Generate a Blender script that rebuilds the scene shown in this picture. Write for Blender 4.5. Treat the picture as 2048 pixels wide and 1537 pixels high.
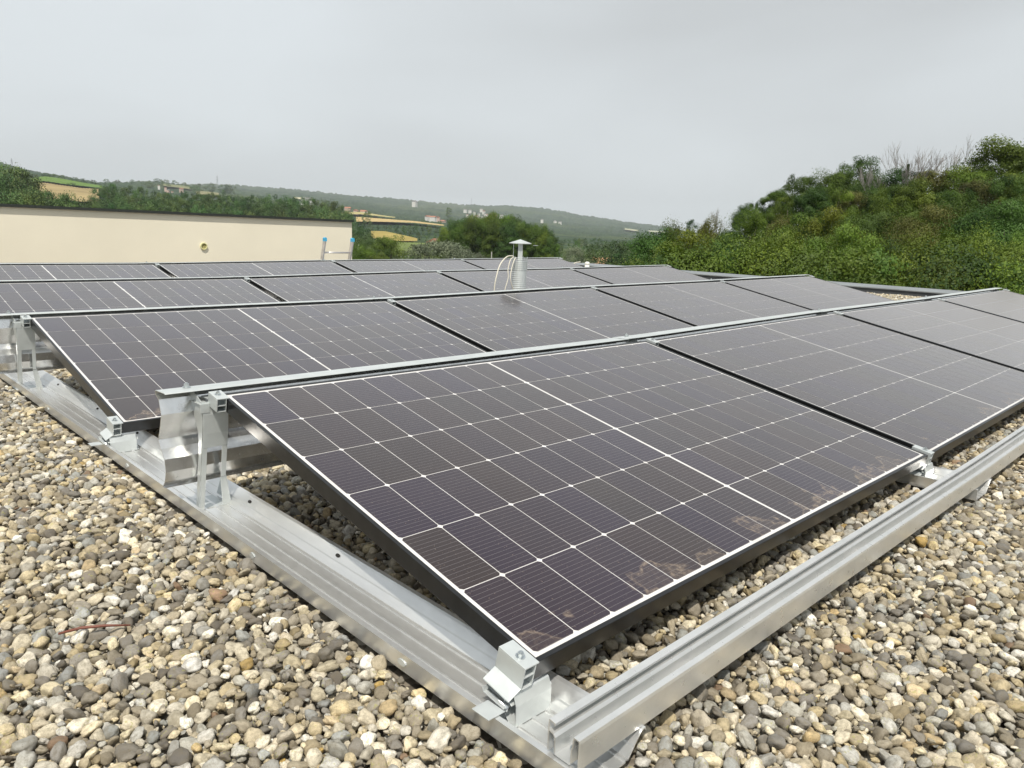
import bpy, bmesh, math, random
import numpy as np
from mathutils import Vector, Matrix, Euler

R = math.radians
scene = bpy.context.scene
col = scene.collection
for o in list(bpy.data.objects):
    bpy.data.objects.remove(o)

# ---------------------------------------------------------------- camera
CAM = np.array([-0.7752, -0.7112, 0.6503])
PITCH, ROLL, YAW, FPX = -0.2014, 0.0376, 0.7785, 1509.9
fwd = np.array([math.sin(YAW)*math.cos(PITCH), math.cos(YAW)*math.cos(PITCH), math.sin(PITCH)])
rt = np.array([math.cos(YAW), -math.sin(YAW), 0.0])
up = np.cross(rt, fwd)
RT = rt*math.cos(ROLL)+up*math.sin(ROLL)
UP = -rt*math.sin(ROLL)+up*math.cos(ROLL)
cam_d = bpy.data.cameras.new('camera')
cam = bpy.data.objects.new('camera', cam_d)
col.objects.link(cam)
M = Matrix(((RT[0], UP[0], -fwd[0], CAM[0]), (RT[1], UP[1], -fwd[1], CAM[1]), (RT[2], UP[2], -fwd[2], CAM[2]), (0, 0, 0, 1)))
cam.matrix_world = M
cam_d.sensor_width = 36
cam_d.lens = 36*FPX/2048
cam_d.clip_start = 0.02
cam_d.clip_end = 40000
scene.camera = cam

def ray(px, py):
    return fwd + RT*(px-1024)/FPX - UP*(py-768.5)/FPX
def hdir(px, py=450):
    d = ray(px, py); h = math.hypot(d[0], d[1]); return d[0]/h, d[1]/h
def elev(px, py):
    d = ray(px, py); return d[2]/math.hypot(d[0], d[1])

# ---------------------------------------------------------------- world and sun
SUN = Vector((0.42, 0.42, -1.0)).normalized()          # the way the light travels
sun_el = math.asin(-SUN.z)
world = bpy.data.worlds.new('World'); scene.world = world; world.use_nodes = True
nt = world.node_tree; nt.nodes.clear()
def N(t, typ, **kw):
    n = t.nodes.new(typ)
    for k, v in kw.items():
        if k in n.bl_rna.properties.keys(): setattr(n, k, v)
        else: n.inputs[k].default_value = v
    return n
out = N(nt, 'ShaderNodeOutputWorld')
sky = N(nt, 'ShaderNodeTexSky', sky_type='NISHITA', sun_disc=False, sun_elevation=sun_el, sun_rotation=R(225), air_density=1.0, dust_density=3.0)
bgs = N(nt, 'ShaderNodeBackground', Strength=0.08)
nt.links.new(sky.outputs[0], bgs.inputs[0])
tc = N(nt, 'ShaderNodeTexCoord')
mp = N(nt, 'ShaderNodeMapping'); mp.inputs['Scale'].default_value = (1, 1, 2.6)
nt.links.new(tc.outputs['Generated'], mp.inputs['Vector'])
nz = N(nt, 'ShaderNodeTexNoise', Scale=1.3, Detail=3.0, Roughness=0.45, Distortion=0.4)
nt.links.new(mp.outputs[0], nz.inputs['Vector'])
rp = N(nt, 'ShaderNodeValToRGB')
rp.color_ramp.elements[0].position = 0.36; rp.color_ramp.elements[0].color = (0.575, 0.60, 0.612, 1)
rp.color_ramp.elements[1].position = 0.66; rp.color_ramp.elements[1].color = (0.745, 0.79, 0.815, 1)
nt.links.new(nz.outputs['Fac'], rp.inputs[0])
bgc = N(nt, 'ShaderNodeBackground', Strength=1.0)
nt.links.new(rp.outputs[0], bgc.inputs[0])
mx = N(nt, 'ShaderNodeMixShader', Fac=0.93)
nt.links.new(bgs.outputs[0], mx.inputs[1]); nt.links.new(bgc.outputs[0], mx.inputs[2])
nt.links.new(mx.outputs[0], out.inputs[0])

sd = bpy.data.lights.new('sun', 'SUN'); sd.energy = 4.4; sd.angle = R(1.2); sd.color = (1.0, 0.94, 0.84)
so = bpy.data.objects.new('sun', sd); col.objects.link(so)
so.rotation_euler = SUN.to_track_quat('-Z', 'Y').to_euler()
so.location = (-5, -5, 12)

scene.view_settings.view_transform = 'Standard'
scene.view_settings.look = 'None'
scene.view_settings.exposure = 0.12
scene.view_settings.gamma = 1.0
scene.view_settings.use_curve_mapping = False
scene.render.engine = 'CYCLES'
scene.cycles.max_bounces = 8
scene.cycles.transparent_max_bounces = 8
scene.cycles.use_denoising = True
scene.cycles.volume_bounces = 0

# ---------------------------------------------------------------- helpers
class MB:
    def __init__(s):
        s.v = []; s.f = []; s.m = []
    def add(s, vs, fs, mi=0):
        b = len(s.v); s.v += [tuple(v) for v in vs]
        for f in fs: s.f.append(tuple(i+b for i in f)); s.m.append(mi)
        return s
    def box(s, a, b, mi=0, T=None):
        x0, y0, z0 = a; x1, y1, z1 = b
        vs = [(x0, y0, z0), (x1, y0, z0), (x1, y1, z0), (x0, y1, z0), (x0, y0, z1), (x1, y0, z1), (x1, y1, z1), (x0, y1, z1)]
        if T is not None: vs = [tuple(T @ Vector(v)) for v in vs]
        return s.add(vs, [(0, 3, 2, 1), (4, 5, 6, 7), (0, 1, 5, 4), (1, 2, 6, 5), (2, 3, 7, 6), (3, 0, 4, 7)], mi)
    def strip(s, pts, thick, axis, a, b, mi=0, nseg=1, wob=None):
        """open profile (2-D points) given a thickness and swept along axis ('x' profile=(y,z); 'y' profile=(x,z))"""
        n = len(pts); P = [Vector((p[0], p[1])) for p in pts]; off = []
        for i in range(n):
            t0 = (P[i]-P[i-1]).normalized() if i > 0 else None
            t1 = (P[i+1]-P[i]).normalized() if i < n-1 else None
            t = t0 if t1 is None else t1 if t0 is None else (t0+t1)
            t = t.normalized() if t.length > 1e-6 else t0
            nn = Vector((-t.y, t.x))
            k = 1.0
            if t0 is not None and t1 is not None:
                c = max(0.35, abs(nn.dot(Vector((-t0.y, t0.x))))); k = 1/c
            off.append(P[i]-nn*thick*k)
        ring = P + off[::-1]; m = len(ring); vs = []
        for q in range(nseg+1):
            u = a+(b-a)*q/nseg; w = wob(u) if wob else 0
            for r in ring:
                vs.append((u, r.x, r.y+w) if axis == 'x' else (r.x, u, r.y+w))
        fs = []
        for q in range(nseg):
            for i in range(m):
                j = (i+1) % m; fs.append((q*m+i, q*m+j, (q+1)*m+j, (q+1)*m+i))
        for i in range(n-1):
            fs.append((i, m-1-i, m-2-i, i+1)); e = nseg*m; fs.append((e+i, e+i+1, e+m-2-i, e+m-1-i))
        return s.add(vs, fs, mi)
    def tube(s, pts, rad, n=10, mi=0, cap=True):
        P = [Vector(p) for p in pts]; rr = rad if hasattr(rad, '__len__') else [rad]*len(P); vs = []
        ref = Vector((0, 0, 1)) if abs((P[1]-P[0]).normalized().z) < .9 else Vector((1, 0, 0))
        for i, p in enumerate(P):
            t = (P[min(i+1, len(P)-1)]-P[max(i-1, 0)]).normalized()
            a = t.cross(ref).normalized(); b = t.cross(a)
            for k in range(n):
                w = 2*math.pi*k/n; vs.append(p+(a*math.cos(w)+b*math.sin(w))*rr[i])
        fs = [(i*n+k, i*n+(k+1) % n, (i+1)*n+(k+1) % n, (i+1)*n+k) for i in range(len(P)-1) for k in range(n)]
        if cap: fs += [tuple(range(n))[::-1], tuple((len(P)-1)*n+k for k in range(n))]
        return s.add(vs, fs, mi)
    def prism(s, poly, z0, z1, mi=0, T=None):
        n = len(poly); vs = [(p[0], p[1], z0) for p in poly]+[(p[0], p[1], z1) for p in poly]
        if T is not None: vs = [tuple(T @ Vector(v)) for v in vs]
        return s.add(vs, [tuple(range(n))[::-1], tuple(range(n, 2*n))]+[(i, (i+1) % n, n+(i+1) % n, n+i) for i in range(n)], mi)
    def mesh(s, name, mats, smooth=False):
        me = bpy.data.meshes.new(name); me.from_pydata(s.v, [], s.f)
        for m in (mats if isinstance(mats, (list, tuple)) else [mats]): me.materials.append(m)
        if len(set(s.m)) > 1: me.polygons.foreach_set('material_index', s.m)
        bm = bmesh.new(); bm.from_mesh(me); bmesh.ops.recalc_face_normals(bm, faces=bm.faces); bm.to_mesh(me); bm.free()
        if smooth: me.polygons.foreach_set('use_smooth', [True]*len(me.polygons))
        return me
    def build(s, name, mats, parent=None, smooth=False, bevel=0, autosmooth=False):
        o = bpy.data.objects.new(name, s.mesh(name, mats, smooth)); col.objects.link(o)
        if parent: o.parent = parent
        if bevel:
            b = o.modifiers.new('b', 'BEVEL'); b.width = bevel; b.segments = 2; b.limit_method = 'ANGLE'; b.angle_limit = R(35)
        return o
def tag(o, label=None, cat=None, group=None, kind=None):
    if label: o['label'] = label
    if cat: o['category'] = cat
    if group: o['group'] = group
    if kind: o['kind'] = kind
    return o
def empty(name, loc, label=None, cat=None, group=None):
    o = bpy.data.objects.new(name, None); col.objects.link(o); o.location = loc; o.empty_display_size = .05
    return tag(o, label, cat, group)
def copy_tree(o, parent=None):
    c = o.copy(); col.objects.link(c)
    if parent: c.parent = parent
    for ch in [x for x in CH.get(o.name, [])]: copy_tree(ch, c)
    return c
CH = {}
def freeze():
    CH.clear()
    for o in bpy.data.objects:
        if o.parent: CH.setdefault(o.parent.name, []).append(o)

def mat(name):
    m = bpy.data.materials.new(name); m.use_nodes = True
    return m, m.node_tree, m.node_tree.nodes['Principled BSDF']
def ramp(t, src, stops, interp='LINEAR'):
    r = N(t, 'ShaderNodeValToRGB'); r.color_ramp.interpolation = interp
    el = r.color_ramp.elements
    while len(el) > 1: el.remove(el[0])
    el[0].position = stops[0][0]; el[0].color = (*stops[0][1], 1)
    for p, c in stops[1:]:
        e = el.new(p); e.color = (*c, 1)
    t.links.new(src, r.inputs[0]); return r
def mixc(t, fac, a, b, blend='MIX'):
    m = N(t, 'ShaderNodeMix', data_type='RGBA', blend_type=blend)
    for sock, v in ((m.inputs[0], fac), (m.inputs[6], a), (m.inputs[7], b)):
        if hasattr(v, 'is_linked') or hasattr(v, 'links'): t.links.new(v, sock)
        else: sock.default_value = v if not isinstance(v, tuple) or len(v) == 4 else (*v, 1)
    return m.outputs[2]
def math_(t, op, a, b=None, c=None, clamp=False):
    m = N(t, 'ShaderNodeMath', operation=op, use_clamp=clamp)
    for i, v in enumerate((a, b, c)):
        if v is None: continue
        if hasattr(v, 'links'): t.links.new(v, m.inputs[i])
        else: m.inputs[i].default_value = v
    return m.outputs[0]
def noise(t, vec, scale, detail=3, rough=.5, out='Fac', dist=0):
    n = N(t, 'ShaderNodeTexNoise', Scale=scale, Detail=detail, Roughness=rough, Distortion=dist)
    if vec is not None: t.links.new(vec, n.inputs['Vector'])
    return n.outputs[out]
def bump(t, h, strength, dist, bsdf):
    b = N(t, 'ShaderNodeBump', Strength=strength, Distance=dist)
    t.links.new(h, b.inputs['Height']); t.links.new(b.outputs[0], bsdf.inputs['Normal']); return b
def simple(name, c, rough=.5, metal=0, spec=.5, nscale=0, namp=.15):
    m, t, b = mat(name)
    b.inputs['Base Color'].default_value = (*c, 1); b.inputs['Roughness'].default_value = rough; b.inputs['Metallic'].default_value = metal
    b.inputs['Specular IOR Level'].default_value = spec
    if nscale:
        g = N(t, 'ShaderNodeTexCoord'); f = noise(t, g.outputs['Object'], nscale, 4)
        r = ramp(t, f, [(.3, tuple(x*(1-namp) for x in c)), (.7, tuple(min(1, x*(1+namp)) for x in c))])
        t.links.new(r.outputs[0], b.inputs['Base Color'])
    return m

# ---------------------------------------------------------------- materials
def metal_mat(name, c0, c1, r0, r1, stretch=(1, 1, 1), bumpd=.0004, bumps=.25, bscale=9, met=.92):
    m, t, b = mat(name)
    g = N(t, 'ShaderNodeTexCoord'); mpn = N(t, 'ShaderNodeMapping'); mpn.inputs['Scale'].default_value = stretch
    t.links.new(g.outputs['Object'], mpn.inputs['Vector'])
    f = noise(t, mpn.outputs[0], 14, 5, .6)
    r = ramp(t, f, [(.3, c0), (.7, c1)]); t.links.new(r.outputs[0], b.inputs['Base Color'])
    f2 = noise(t, g.outputs['Object'], 55, 3, .6)
    rr = N(t, 'ShaderNodeMapRange', **{'From Min': .3, 'From Max': .7, 'To Min': r0, 'To Max': r1}); t.links.new(f2, rr.inputs[0])
    t.links.new(rr.outputs[0], b.inputs['Roughness'])
    b.inputs['Metallic'].default_value = met
    f3 = noise(t, mpn.outputs[0], bscale, 2, .4); bump(t, f3, bumps, bumpd*10, b)
    return m
M_alu = metal_mat('rolled_aluminium', (.66, .67, .67), (.80, .81, .80), .28, .42, (1, .25, 1), met=.75)
M_alux = metal_mat('rolled_aluminium_long', (.66, .67, .66), (.80, .80, .79), .26, .42, (.6, 1, 1), met=.75)
M_zinc = metal_mat('galvanised_steel', (.54, .575, .575), (.64, .675, .675), .38, .52, met=.5)
M_bright = metal_mat('bright_sheet', (.72, .72, .71), (.84, .84, .83), .16, .28, (3, 1, 1), bumps=.35, bscale=5)
M_bolt = simple('zinc_bolt', (.6, .63, .64), .3, 1, nscale=60)
M_hole = simple('slot_opening', (.015, .014, .013), .9)
M_frame = simple('black_anodised_frame', (.045, .046, .048), .30, .8, .6, nscale=30)
M_label = simple('rating_label', (.62, .62, .60), .5)
M_black = simple('black_plastic', (.02, .02, .022), .45)

def panel_face():
    m, t, b = mat('solar_cells')
    g = N(t, 'ShaderNodeTexCoord'); oi = N(t, 'ShaderNodeObjectInfo')
    sp = N(t, 'ShaderNodeSeparateXYZ'); t.links.new(g.outputs['Object'], sp.inputs[0])
    u, v = sp.outputs[0], sp.outputs[1]
    # busbar wires, 16 to a cell, along the long side
    w = math_(t, 'FRACT', math_(t, 'DIVIDE', math_(t, 'SUBTRACT', v, .0190-.0057), .01139))
    wl = math_(t, 'LESS_THAN', math_(t, 'ABSOLUTE', math_(t, 'SUBTRACT', w, .5)), .032)
    cell = N(t, 'ShaderNodeCombineXYZ')
    t.links.new(math_(t, 'FLOOR', math_(t, 'DIVIDE', math_(t, 'SUBTRACT', u, .019), .0977)), cell.inputs[0]); t.links.new(math_(t, 'FLOOR', math_(t, 'DIVIDE', math_(t, 'SUBTRACT', v, .019), .1827)), cell.inputs[1])
    t.links.new(math_(t, 'MULTIPLY', oi.outputs['Random'], 77.0), cell.inputs[2])
    wn = N(t, 'ShaderNodeTexWhiteNoise'); t.links.new(cell.outputs[0], wn.inputs['Vector'])
    base = ramp(t, wn.outputs['Value'], [(0, (.009, .004, .017)), (.3, (.011, .005, .010)), (.55, (.015, .007, .007)), (.8, (.013, .009, .009)), (1, (.011, .005, .019))]).outputs[0]
    base = mixc(t, wl, base, (.11, .105, .11))
    # per panel shift for dust
    cx = N(t, 'ShaderNodeCombineXYZ'); t.links.new(math_(t, 'MULTIPLY', oi.outputs['Random'], 31.0), cx.inputs[2])
    va = N(t, 'ShaderNodeVectorMath', operation='ADD'); t.links.new(g.outputs['Object'], va.inputs[0]); t.links.new(cx.outputs[0], va.inputs[1])
    P = va.outputs[0]
    # fine film of dust
    film = N(t, 'ShaderNodeMapRange', **{'From Min': .3, 'From Max': .75, 'To Min': .002, 'To Max': .032}); t.links.new(noise(t, P, 3.5, 6, .65), film.inputs[0])
    speck = math_(t, 'MULTIPLY', math_(t, 'GREATER_THAN', noise(t, P, 190, 2, .7), .69), .22)
    dust = math_(t, 'ADD', film.outputs[0], speck)
    # tide marks of dried water over the low edge
    edge = N(t, 'ShaderNodeMapRange', **{'From Min': .014, 'From Max': .10, 'To Min': 1, 'To Max': 0}); t.links.new(v, edge.inputs[0])
    sn = noise(t, P, 9.5, 3, .5, dist=.25)
    tide = math_(t, 'SUBTRACT', math_(t, 'ADD', sn, math_(t, 'MULTIPLY', edge.outputs[0], .17)), .69)
    ring = math_(t, 'SUBTRACT', 1.0, math_(t, 'MULTIPLY', math_(t, 'ABSOLUTE', tide), 30.0), clamp=True)
    fill = math_(t, 'MULTIPLY', math_(t, 'GREATER_THAN', tide, 0.0), .16)
    lim = math_(t, 'GREATER_THAN', edge.outputs[0], .02)
    grains = N(t, 'ShaderNodeMapRange', **{'From Min': .4, 'From Max': .65}); t.links.new(noise(t, P, 90, 3, .7), grains.inputs[0])
    mark = math_(t, 'MULTIPLY', math_(t, 'MULTIPLY', math_(t, 'ADD', math_(t, 'MULTIPLY', ring, .40), math_(t, 'MULTIPLY', fill, .55)), lim), math_(t, 'ADD', math_(t, 'MULTIPLY', grains.outputs[0], .8), .3))
    dust = math_(t, 'ADD', dust, mark, clamp=True)
    c = mixc(t, dust, base, (.36, .28, .20))
    t.links.new(c, b.inputs['Base Color'])
    b.inputs['Roughness'].default_value = .22
    b.inputs['IOR'].default_value = 1.42; b.inputs['Specular Tint'].default_value = (1.0, .74, .76, 1); b.inputs['Specular IOR Level'].default_value = .5
    b.inputs['Sheen Weight'].default_value = 1.0; b.inputs['Sheen Roughness'].default_value = .20; b.inputs['Sheen Tint'].default_value = (1.0, .84, .74, 1)
    b.inputs['Coat Weight'].default_value = 1.0; b.inputs['Coat IOR'].default_value = 1.33
    rr = N(t, 'ShaderNodeMapRange', **{'From Min': 0, 'From Max': .6, 'To Min': .10, 'To Max': .5}); t.links.new(dust, rr.inputs[0])
    t.links.new(rr.outputs[0], b.inputs['Coat Roughness'])
    m2, t2, b2 = mat('white_backsheet')
    g2 = N(t2, 'ShaderNodeTexCoord'); f2 = noise(t2, g2.outputs['Object'], 9, 4)
    rr2 = ramp(t2, f2, [(.35, (.60, .58, .56)), (.65, (.72, .71, .70))]); t2.links.new(rr2.outputs[0], b2.inputs['Base Color'])
    b2.inputs['Roughness'].default_value = .4; b2.inputs['Coat Weight'].default_value = 1; b2.inputs['Coat Roughness'].default_value = .12
    return m, m2
M_cell, M_white = panel_face()

# ---------------------------------------------------------------- the array's layout
PL, PW, GAP, TILT, PITCH_Y = 1.788, 1.134, 0.0422, 0.1964, 1.8119
OFF = [0, -.0258, -.0463, -.0478]
ZJ = [0, 0, .0268, .0378, .0580]
XJ = [j*(PL+GAP) for j in range(5)]
def zoff(x):
    return float(np.interp(x, [0, 1.83, 3.66, 5.49, 7.3], ZJ))
TH = .035
ct, st = math.cos(TILT), math.sin(TILT)
rnd = random.Random(4)

# solar panel
def make_panel():
    root = empty('solar_panel', (0, 0, 0))
    f = MB(); L, W, lip = PL, PW, .0095
    o = [(0, 0), (L, 0), (L, W), (0, W)]; i = [(lip, lip), (L-lip, lip), (L-lip, W-lip), (lip, W-lip)]
    i2 = [(.028, .028), (L-.028, .028), (L-.028, W-.028), (.028, W-.028)]
    vs = [(*p, 0) for p in o]+[(*p, 0) for p in i]+[(*p, -.0016) for p in i]+[(*p, -TH) for p in o]+[(*p, -TH) for p in i2]+[(*p, -TH+.002) for p in i2]
    fs = []
    for k in range(4):
        j = (k+1) % 4
        fs += [(k, j, 4+j, 4+k), (4+k, 4+j, 8+j, 8+k), (12+k, 12+j, j, k), (16+k, 16+j, 12+j, 12+k), (20+k, 20+j, 16+j, 16+k)]
    f.add(vs, fs)
    fr = f.build('frame', M_frame, root)
    b = fr.modifiers.new('b', 'BEVEL'); b.width = .0009; b.segments = 2; b.limit_method = 'ANGLE'; b.angle_limit = R(40)
    g = MB()
    g.add([(lip, lip, -.0016), (L-lip, lip, -.0016), (L-lip, W-lip, -.0016), (lip, W-lip, -.0016)], [(0, 1, 2, 3)], 1)
    g.add([(lip, lip, -.0046), (L-lip, lip, -.0046), (L-lip, W-lip, -.0046), (lip, W-lip, -.0046)], [(3, 2, 1, 0)], 1)
    mg, gp, mid = .0085, .0021, .0092
    cw = (L-2*lip-2*mg-16*gp-mid)/18; ch = (W-2*lip-2*mg-5*gp)/6; q = .0052; z = -.0012
    for a in range(18):
        x = lip+mg+a*(cw+gp)+(mid-gp if a > 8 else 0)
        for r_ in range(6):
            y = lip+mg+r_*(ch+gp)
            pts = [(x+q, y), (x+cw-q, y), (x+cw, y+q), (x+cw, y+ch-q), (x+cw-q, y+ch), (x+q, y+ch), (x, y+ch-q), (x, y+q)]
            g.add([(*p, z) for p in pts], [tuple(range(8))], 0)
    g.build('glass', [M_cell, M_white], root)
    s = MB(); s.box((L-.135, -.0006, -.031), (L-.065, .0, -.013)); s.build('sticker', M_label, root)
    return root
panel0 = make_panel()
freeze()
ORD = ['first', 'second', 'third', 'fourth', 'fifth']
ROWN = ['front row', 'second row', 'third row', 'back row']
EXTRA = {(0, 0): 'large dark front-row solar panel nearest the camera, dried tide marks along its low edge',
         (0, 3): 'pale sky-reflecting solar panel at the right-hand end of the front row'}
for r_ in range(4):
    for p in range(4):
        o = panel0 if (r_, p) == (0, 0) else copy_tree(panel0)
        x0 = OFF[r_]+XJ[p]; z0, z1 = ZJ[p], ZJ[p+1]
        sl = math.atan2(z1-z0, PL+GAP)
        o.matrix_world = Matrix.Translation((x0, r_*PITCH_Y, z0)) @ Matrix.Rotation(-sl, 4, 'Y') @ Matrix.Rotation(TILT, 4, 'X')
        tag(o, EXTRA.get((r_, p), '%s solar panel from the left in the %s' % (ORD[p], ROWN[r_])), 'solar panel', 'solar panels in four tilted rows')

# base trays under the joints, running front to back
GZ = -.100
def tray_profile(xc):
    P = [(-.062, -.0665), (-.064, -.0625), (-.0735, -.0625), (-.0715, -.080), (-.070, -.0985), (-.026, -.0985), (-.0248, -.0958), (-.0212, -.0958), (-.020, -.0985),
         (.004, -.0985), (.0052, -.0958), (.0088, -.0958), (.010, -.0985), (.034, -.0985), (.0352, -.0958), (.0388, -.0958), (.040, -.0978), (.048, -.088), (.0535, -.0825),
         (.055, -.0795), (.068, -.0665), (.0715, -.0635), (.0775, -.0625), (.079, -.066)]
    return [(xc+x, z) for x, z in P]
TRAYLAB = ['leftmost aluminium base tray, its open floor and slots in full view',
           'aluminium base tray under the first panel joint, its cut end past the steel beam',
           'aluminium base tray hidden under the middle joint of the panel rows',
           'aluminium base tray under the joint of the last two panel columns',
           'rightmost aluminium base tray under the right-hand ends of the panel rows']
for j in range(5):
    xc = -.004 if j == 0 else (XJ[j]-.008 if j < 4 else XJ[4]-GAP-.03)
    e = empty('base_tray', (xc, 0, ZJ[j]), TRAYLAB[j], 'base tray', 'aluminium base trays under the rows')
    m = MB(); m.strip(tray_profile(0), -.0022, 'y', -.157, 6.9, nseg=24); m.build('channel', M_alu, e)
    k = 0
    for y in ([.66, 1.09, 1.93, 2.36, 2.9] if j < 2 else [.66]):
        s = MB()
        T = Matrix.Translation((.0600, y, -.0706)) @ Matrix.Rotation(R(-45), 4, 'Y')
        s.prism([(.0042*math.cos(a), .0080*math.sin(a)) for a in [i*math.pi/5 for i in range(10)]], -.0004, .0012, T=T)
        s.build('slot', M_hole, e)
    for y in ([.24, .80, 1.62, 2.5] if j == 0 else []):
        s = MB(); T = Matrix.Translation((-.0705, y, -.081)) @ Matrix.Rotation(R(90), 4, 'Y')
        s.prism([(.006*math.cos(a), .011*math.sin(a)) for a in [i*math.pi/6 for i in range(12)]], -.0030, -.0006, T=T)
        s.build('slot', M_zinc, e)

# ballast beam along the front
bm_ = empty('ballast_beam', (0, 0, 0), 'long galvanised folded beam lying on the tray ends before the front row', 'steel beam')
prof_back = [(-.1075, -.0165), (-.1085, -.0118), (-.0965, -.0100), (-.0955, -.028), (-.1045, -.0305), (-.1075, -.034), (-.1080, -.0575), (-.110, -.0595)]
prof_front = [(-.110, -.0595), (-.137, -.0595), (-.1395, -.0555), (-.1400, -.034), (-.1420, -.0305), (-.1422, -.0215), (-.1432, -.0165), (-.1502, -.0170), (-.1510, -.0200), (-.1510, -.0600)]
def wob(u): return zoff(u)*1.0
m = MB(); m.strip(prof_back+prof_front[1:], .0018, 'x', -.072, 6.9, nseg=46, wob=wob)
m.add([(-.072, -.0956, -.028), (6.9, -.0956, -.028+zoff(6.9)), (6.9, -.0956, -.0600+zoff(6.9)), (-.072, -.0956, -.0600)], [])
m.build('channel', M_alux, bm_)
m = MB(); m.strip([(-.0955, -.0285), (-.0955, -.0600)], .0016, 'x', -.072, 6.9, nseg=46, wob=wob); m.build('rear_flange', M_alux, bm_)
def bolt_mesh(z=0, hexr=.0065, wr=.010, h=.006):
    b = MB()
    b.prism([(wr*math.cos(a*math.pi/8), wr*math.sin(a*math.pi/8)) for a in range(16)], z, z+.0015)
    b.prism([(wr*.72*math.cos(a*math.pi/8), wr*.72*math.sin(a*math.pi/8)) for a in range(16)], z+.0015, z+.003)
    b.prism([(hexr*math.cos(a*math.pi/3), hexr*math.sin(a*math.pi/3)) for a in range(6)], z+.003, z+.003+h)
    b.prism([(.003*math.cos(a*math.pi/5), .003*math.sin(a*math.pi/5)) for a in range(10)], z+.003+h, z+.006+h)
    return b
BOLT = bolt_mesh().mesh('bolt', M_bolt)
def bolt(parent, loc, rot=(0, 0, 0), sc=1, name='bolt'):
    o = bpy.data.objects.new(name, BOLT); col.objects.link(o); o.parent = parent; o.location = loc; o.rotation_euler = rot; o.scale = (sc,)*3
    return o
bolt(bm_, (-.040, -.126, -.0592), sc=1.25)
for j in range(1, 4): bolt(bm_, (XJ[j]-.02, -.126, -.0592+ZJ[j]), sc=1.25)

# wind deflectors behind every row
def deflector_profile():
    # (y,z) relative to the row's low edge: flat ridge strip, then a zig-zag sheet down to the tray
    return [(1.1405, .2290), (1.1420, .2312), (1.1460, .2315), (1.2000, .2300), (1.2070, .2275), (1.2070, .2190), (1.1850, .2080), (1.1740, .1720), (1.1860, .1400),
            (1.2040, .1020), (1.1900, .0800), (1.1680, .0580), (1.1640, .0270), (1.1740, .0000), (1.1900, -.0160), (1.1860, -.0210), (1.1800, -.0200)]
for r_ in range(4):
    for p in range(4):
        xa = OFF[r_]+XJ[p]-(.1245 if p == 0 else .145); xb = OFF[r_]+XJ[p+1]-(.115 if p < 3 else -.02)
        lab = '%s length of bent wind deflector from the left, behind the %s' % (ORD[p], ROWN[r_])
        e = empty('wind_deflector', (xa, r_*PITCH_Y, 0), lab, 'wind deflector', 'wind deflectors behind the panel rows')
        w = (lambda u, xa=xa, lift=.0022*(p % 2): zoff(u+xa)+lift)
        m = MB(); m.strip(deflector_profile()[4:], .0015, 'x', 0, xb-xa, nseg=12, wob=w); m.build('sheet', M_bright, e)
        m = MB(); m.strip(deflector_profile()[:5], .0015, 'x', 0, xb-xa, nseg=12, wob=w); m.build('ridge_strip', M_zinc, e)
        bolt(e, (.070, 1.187, .2315+zoff(xa)+.0022*(p % 2)))

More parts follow.
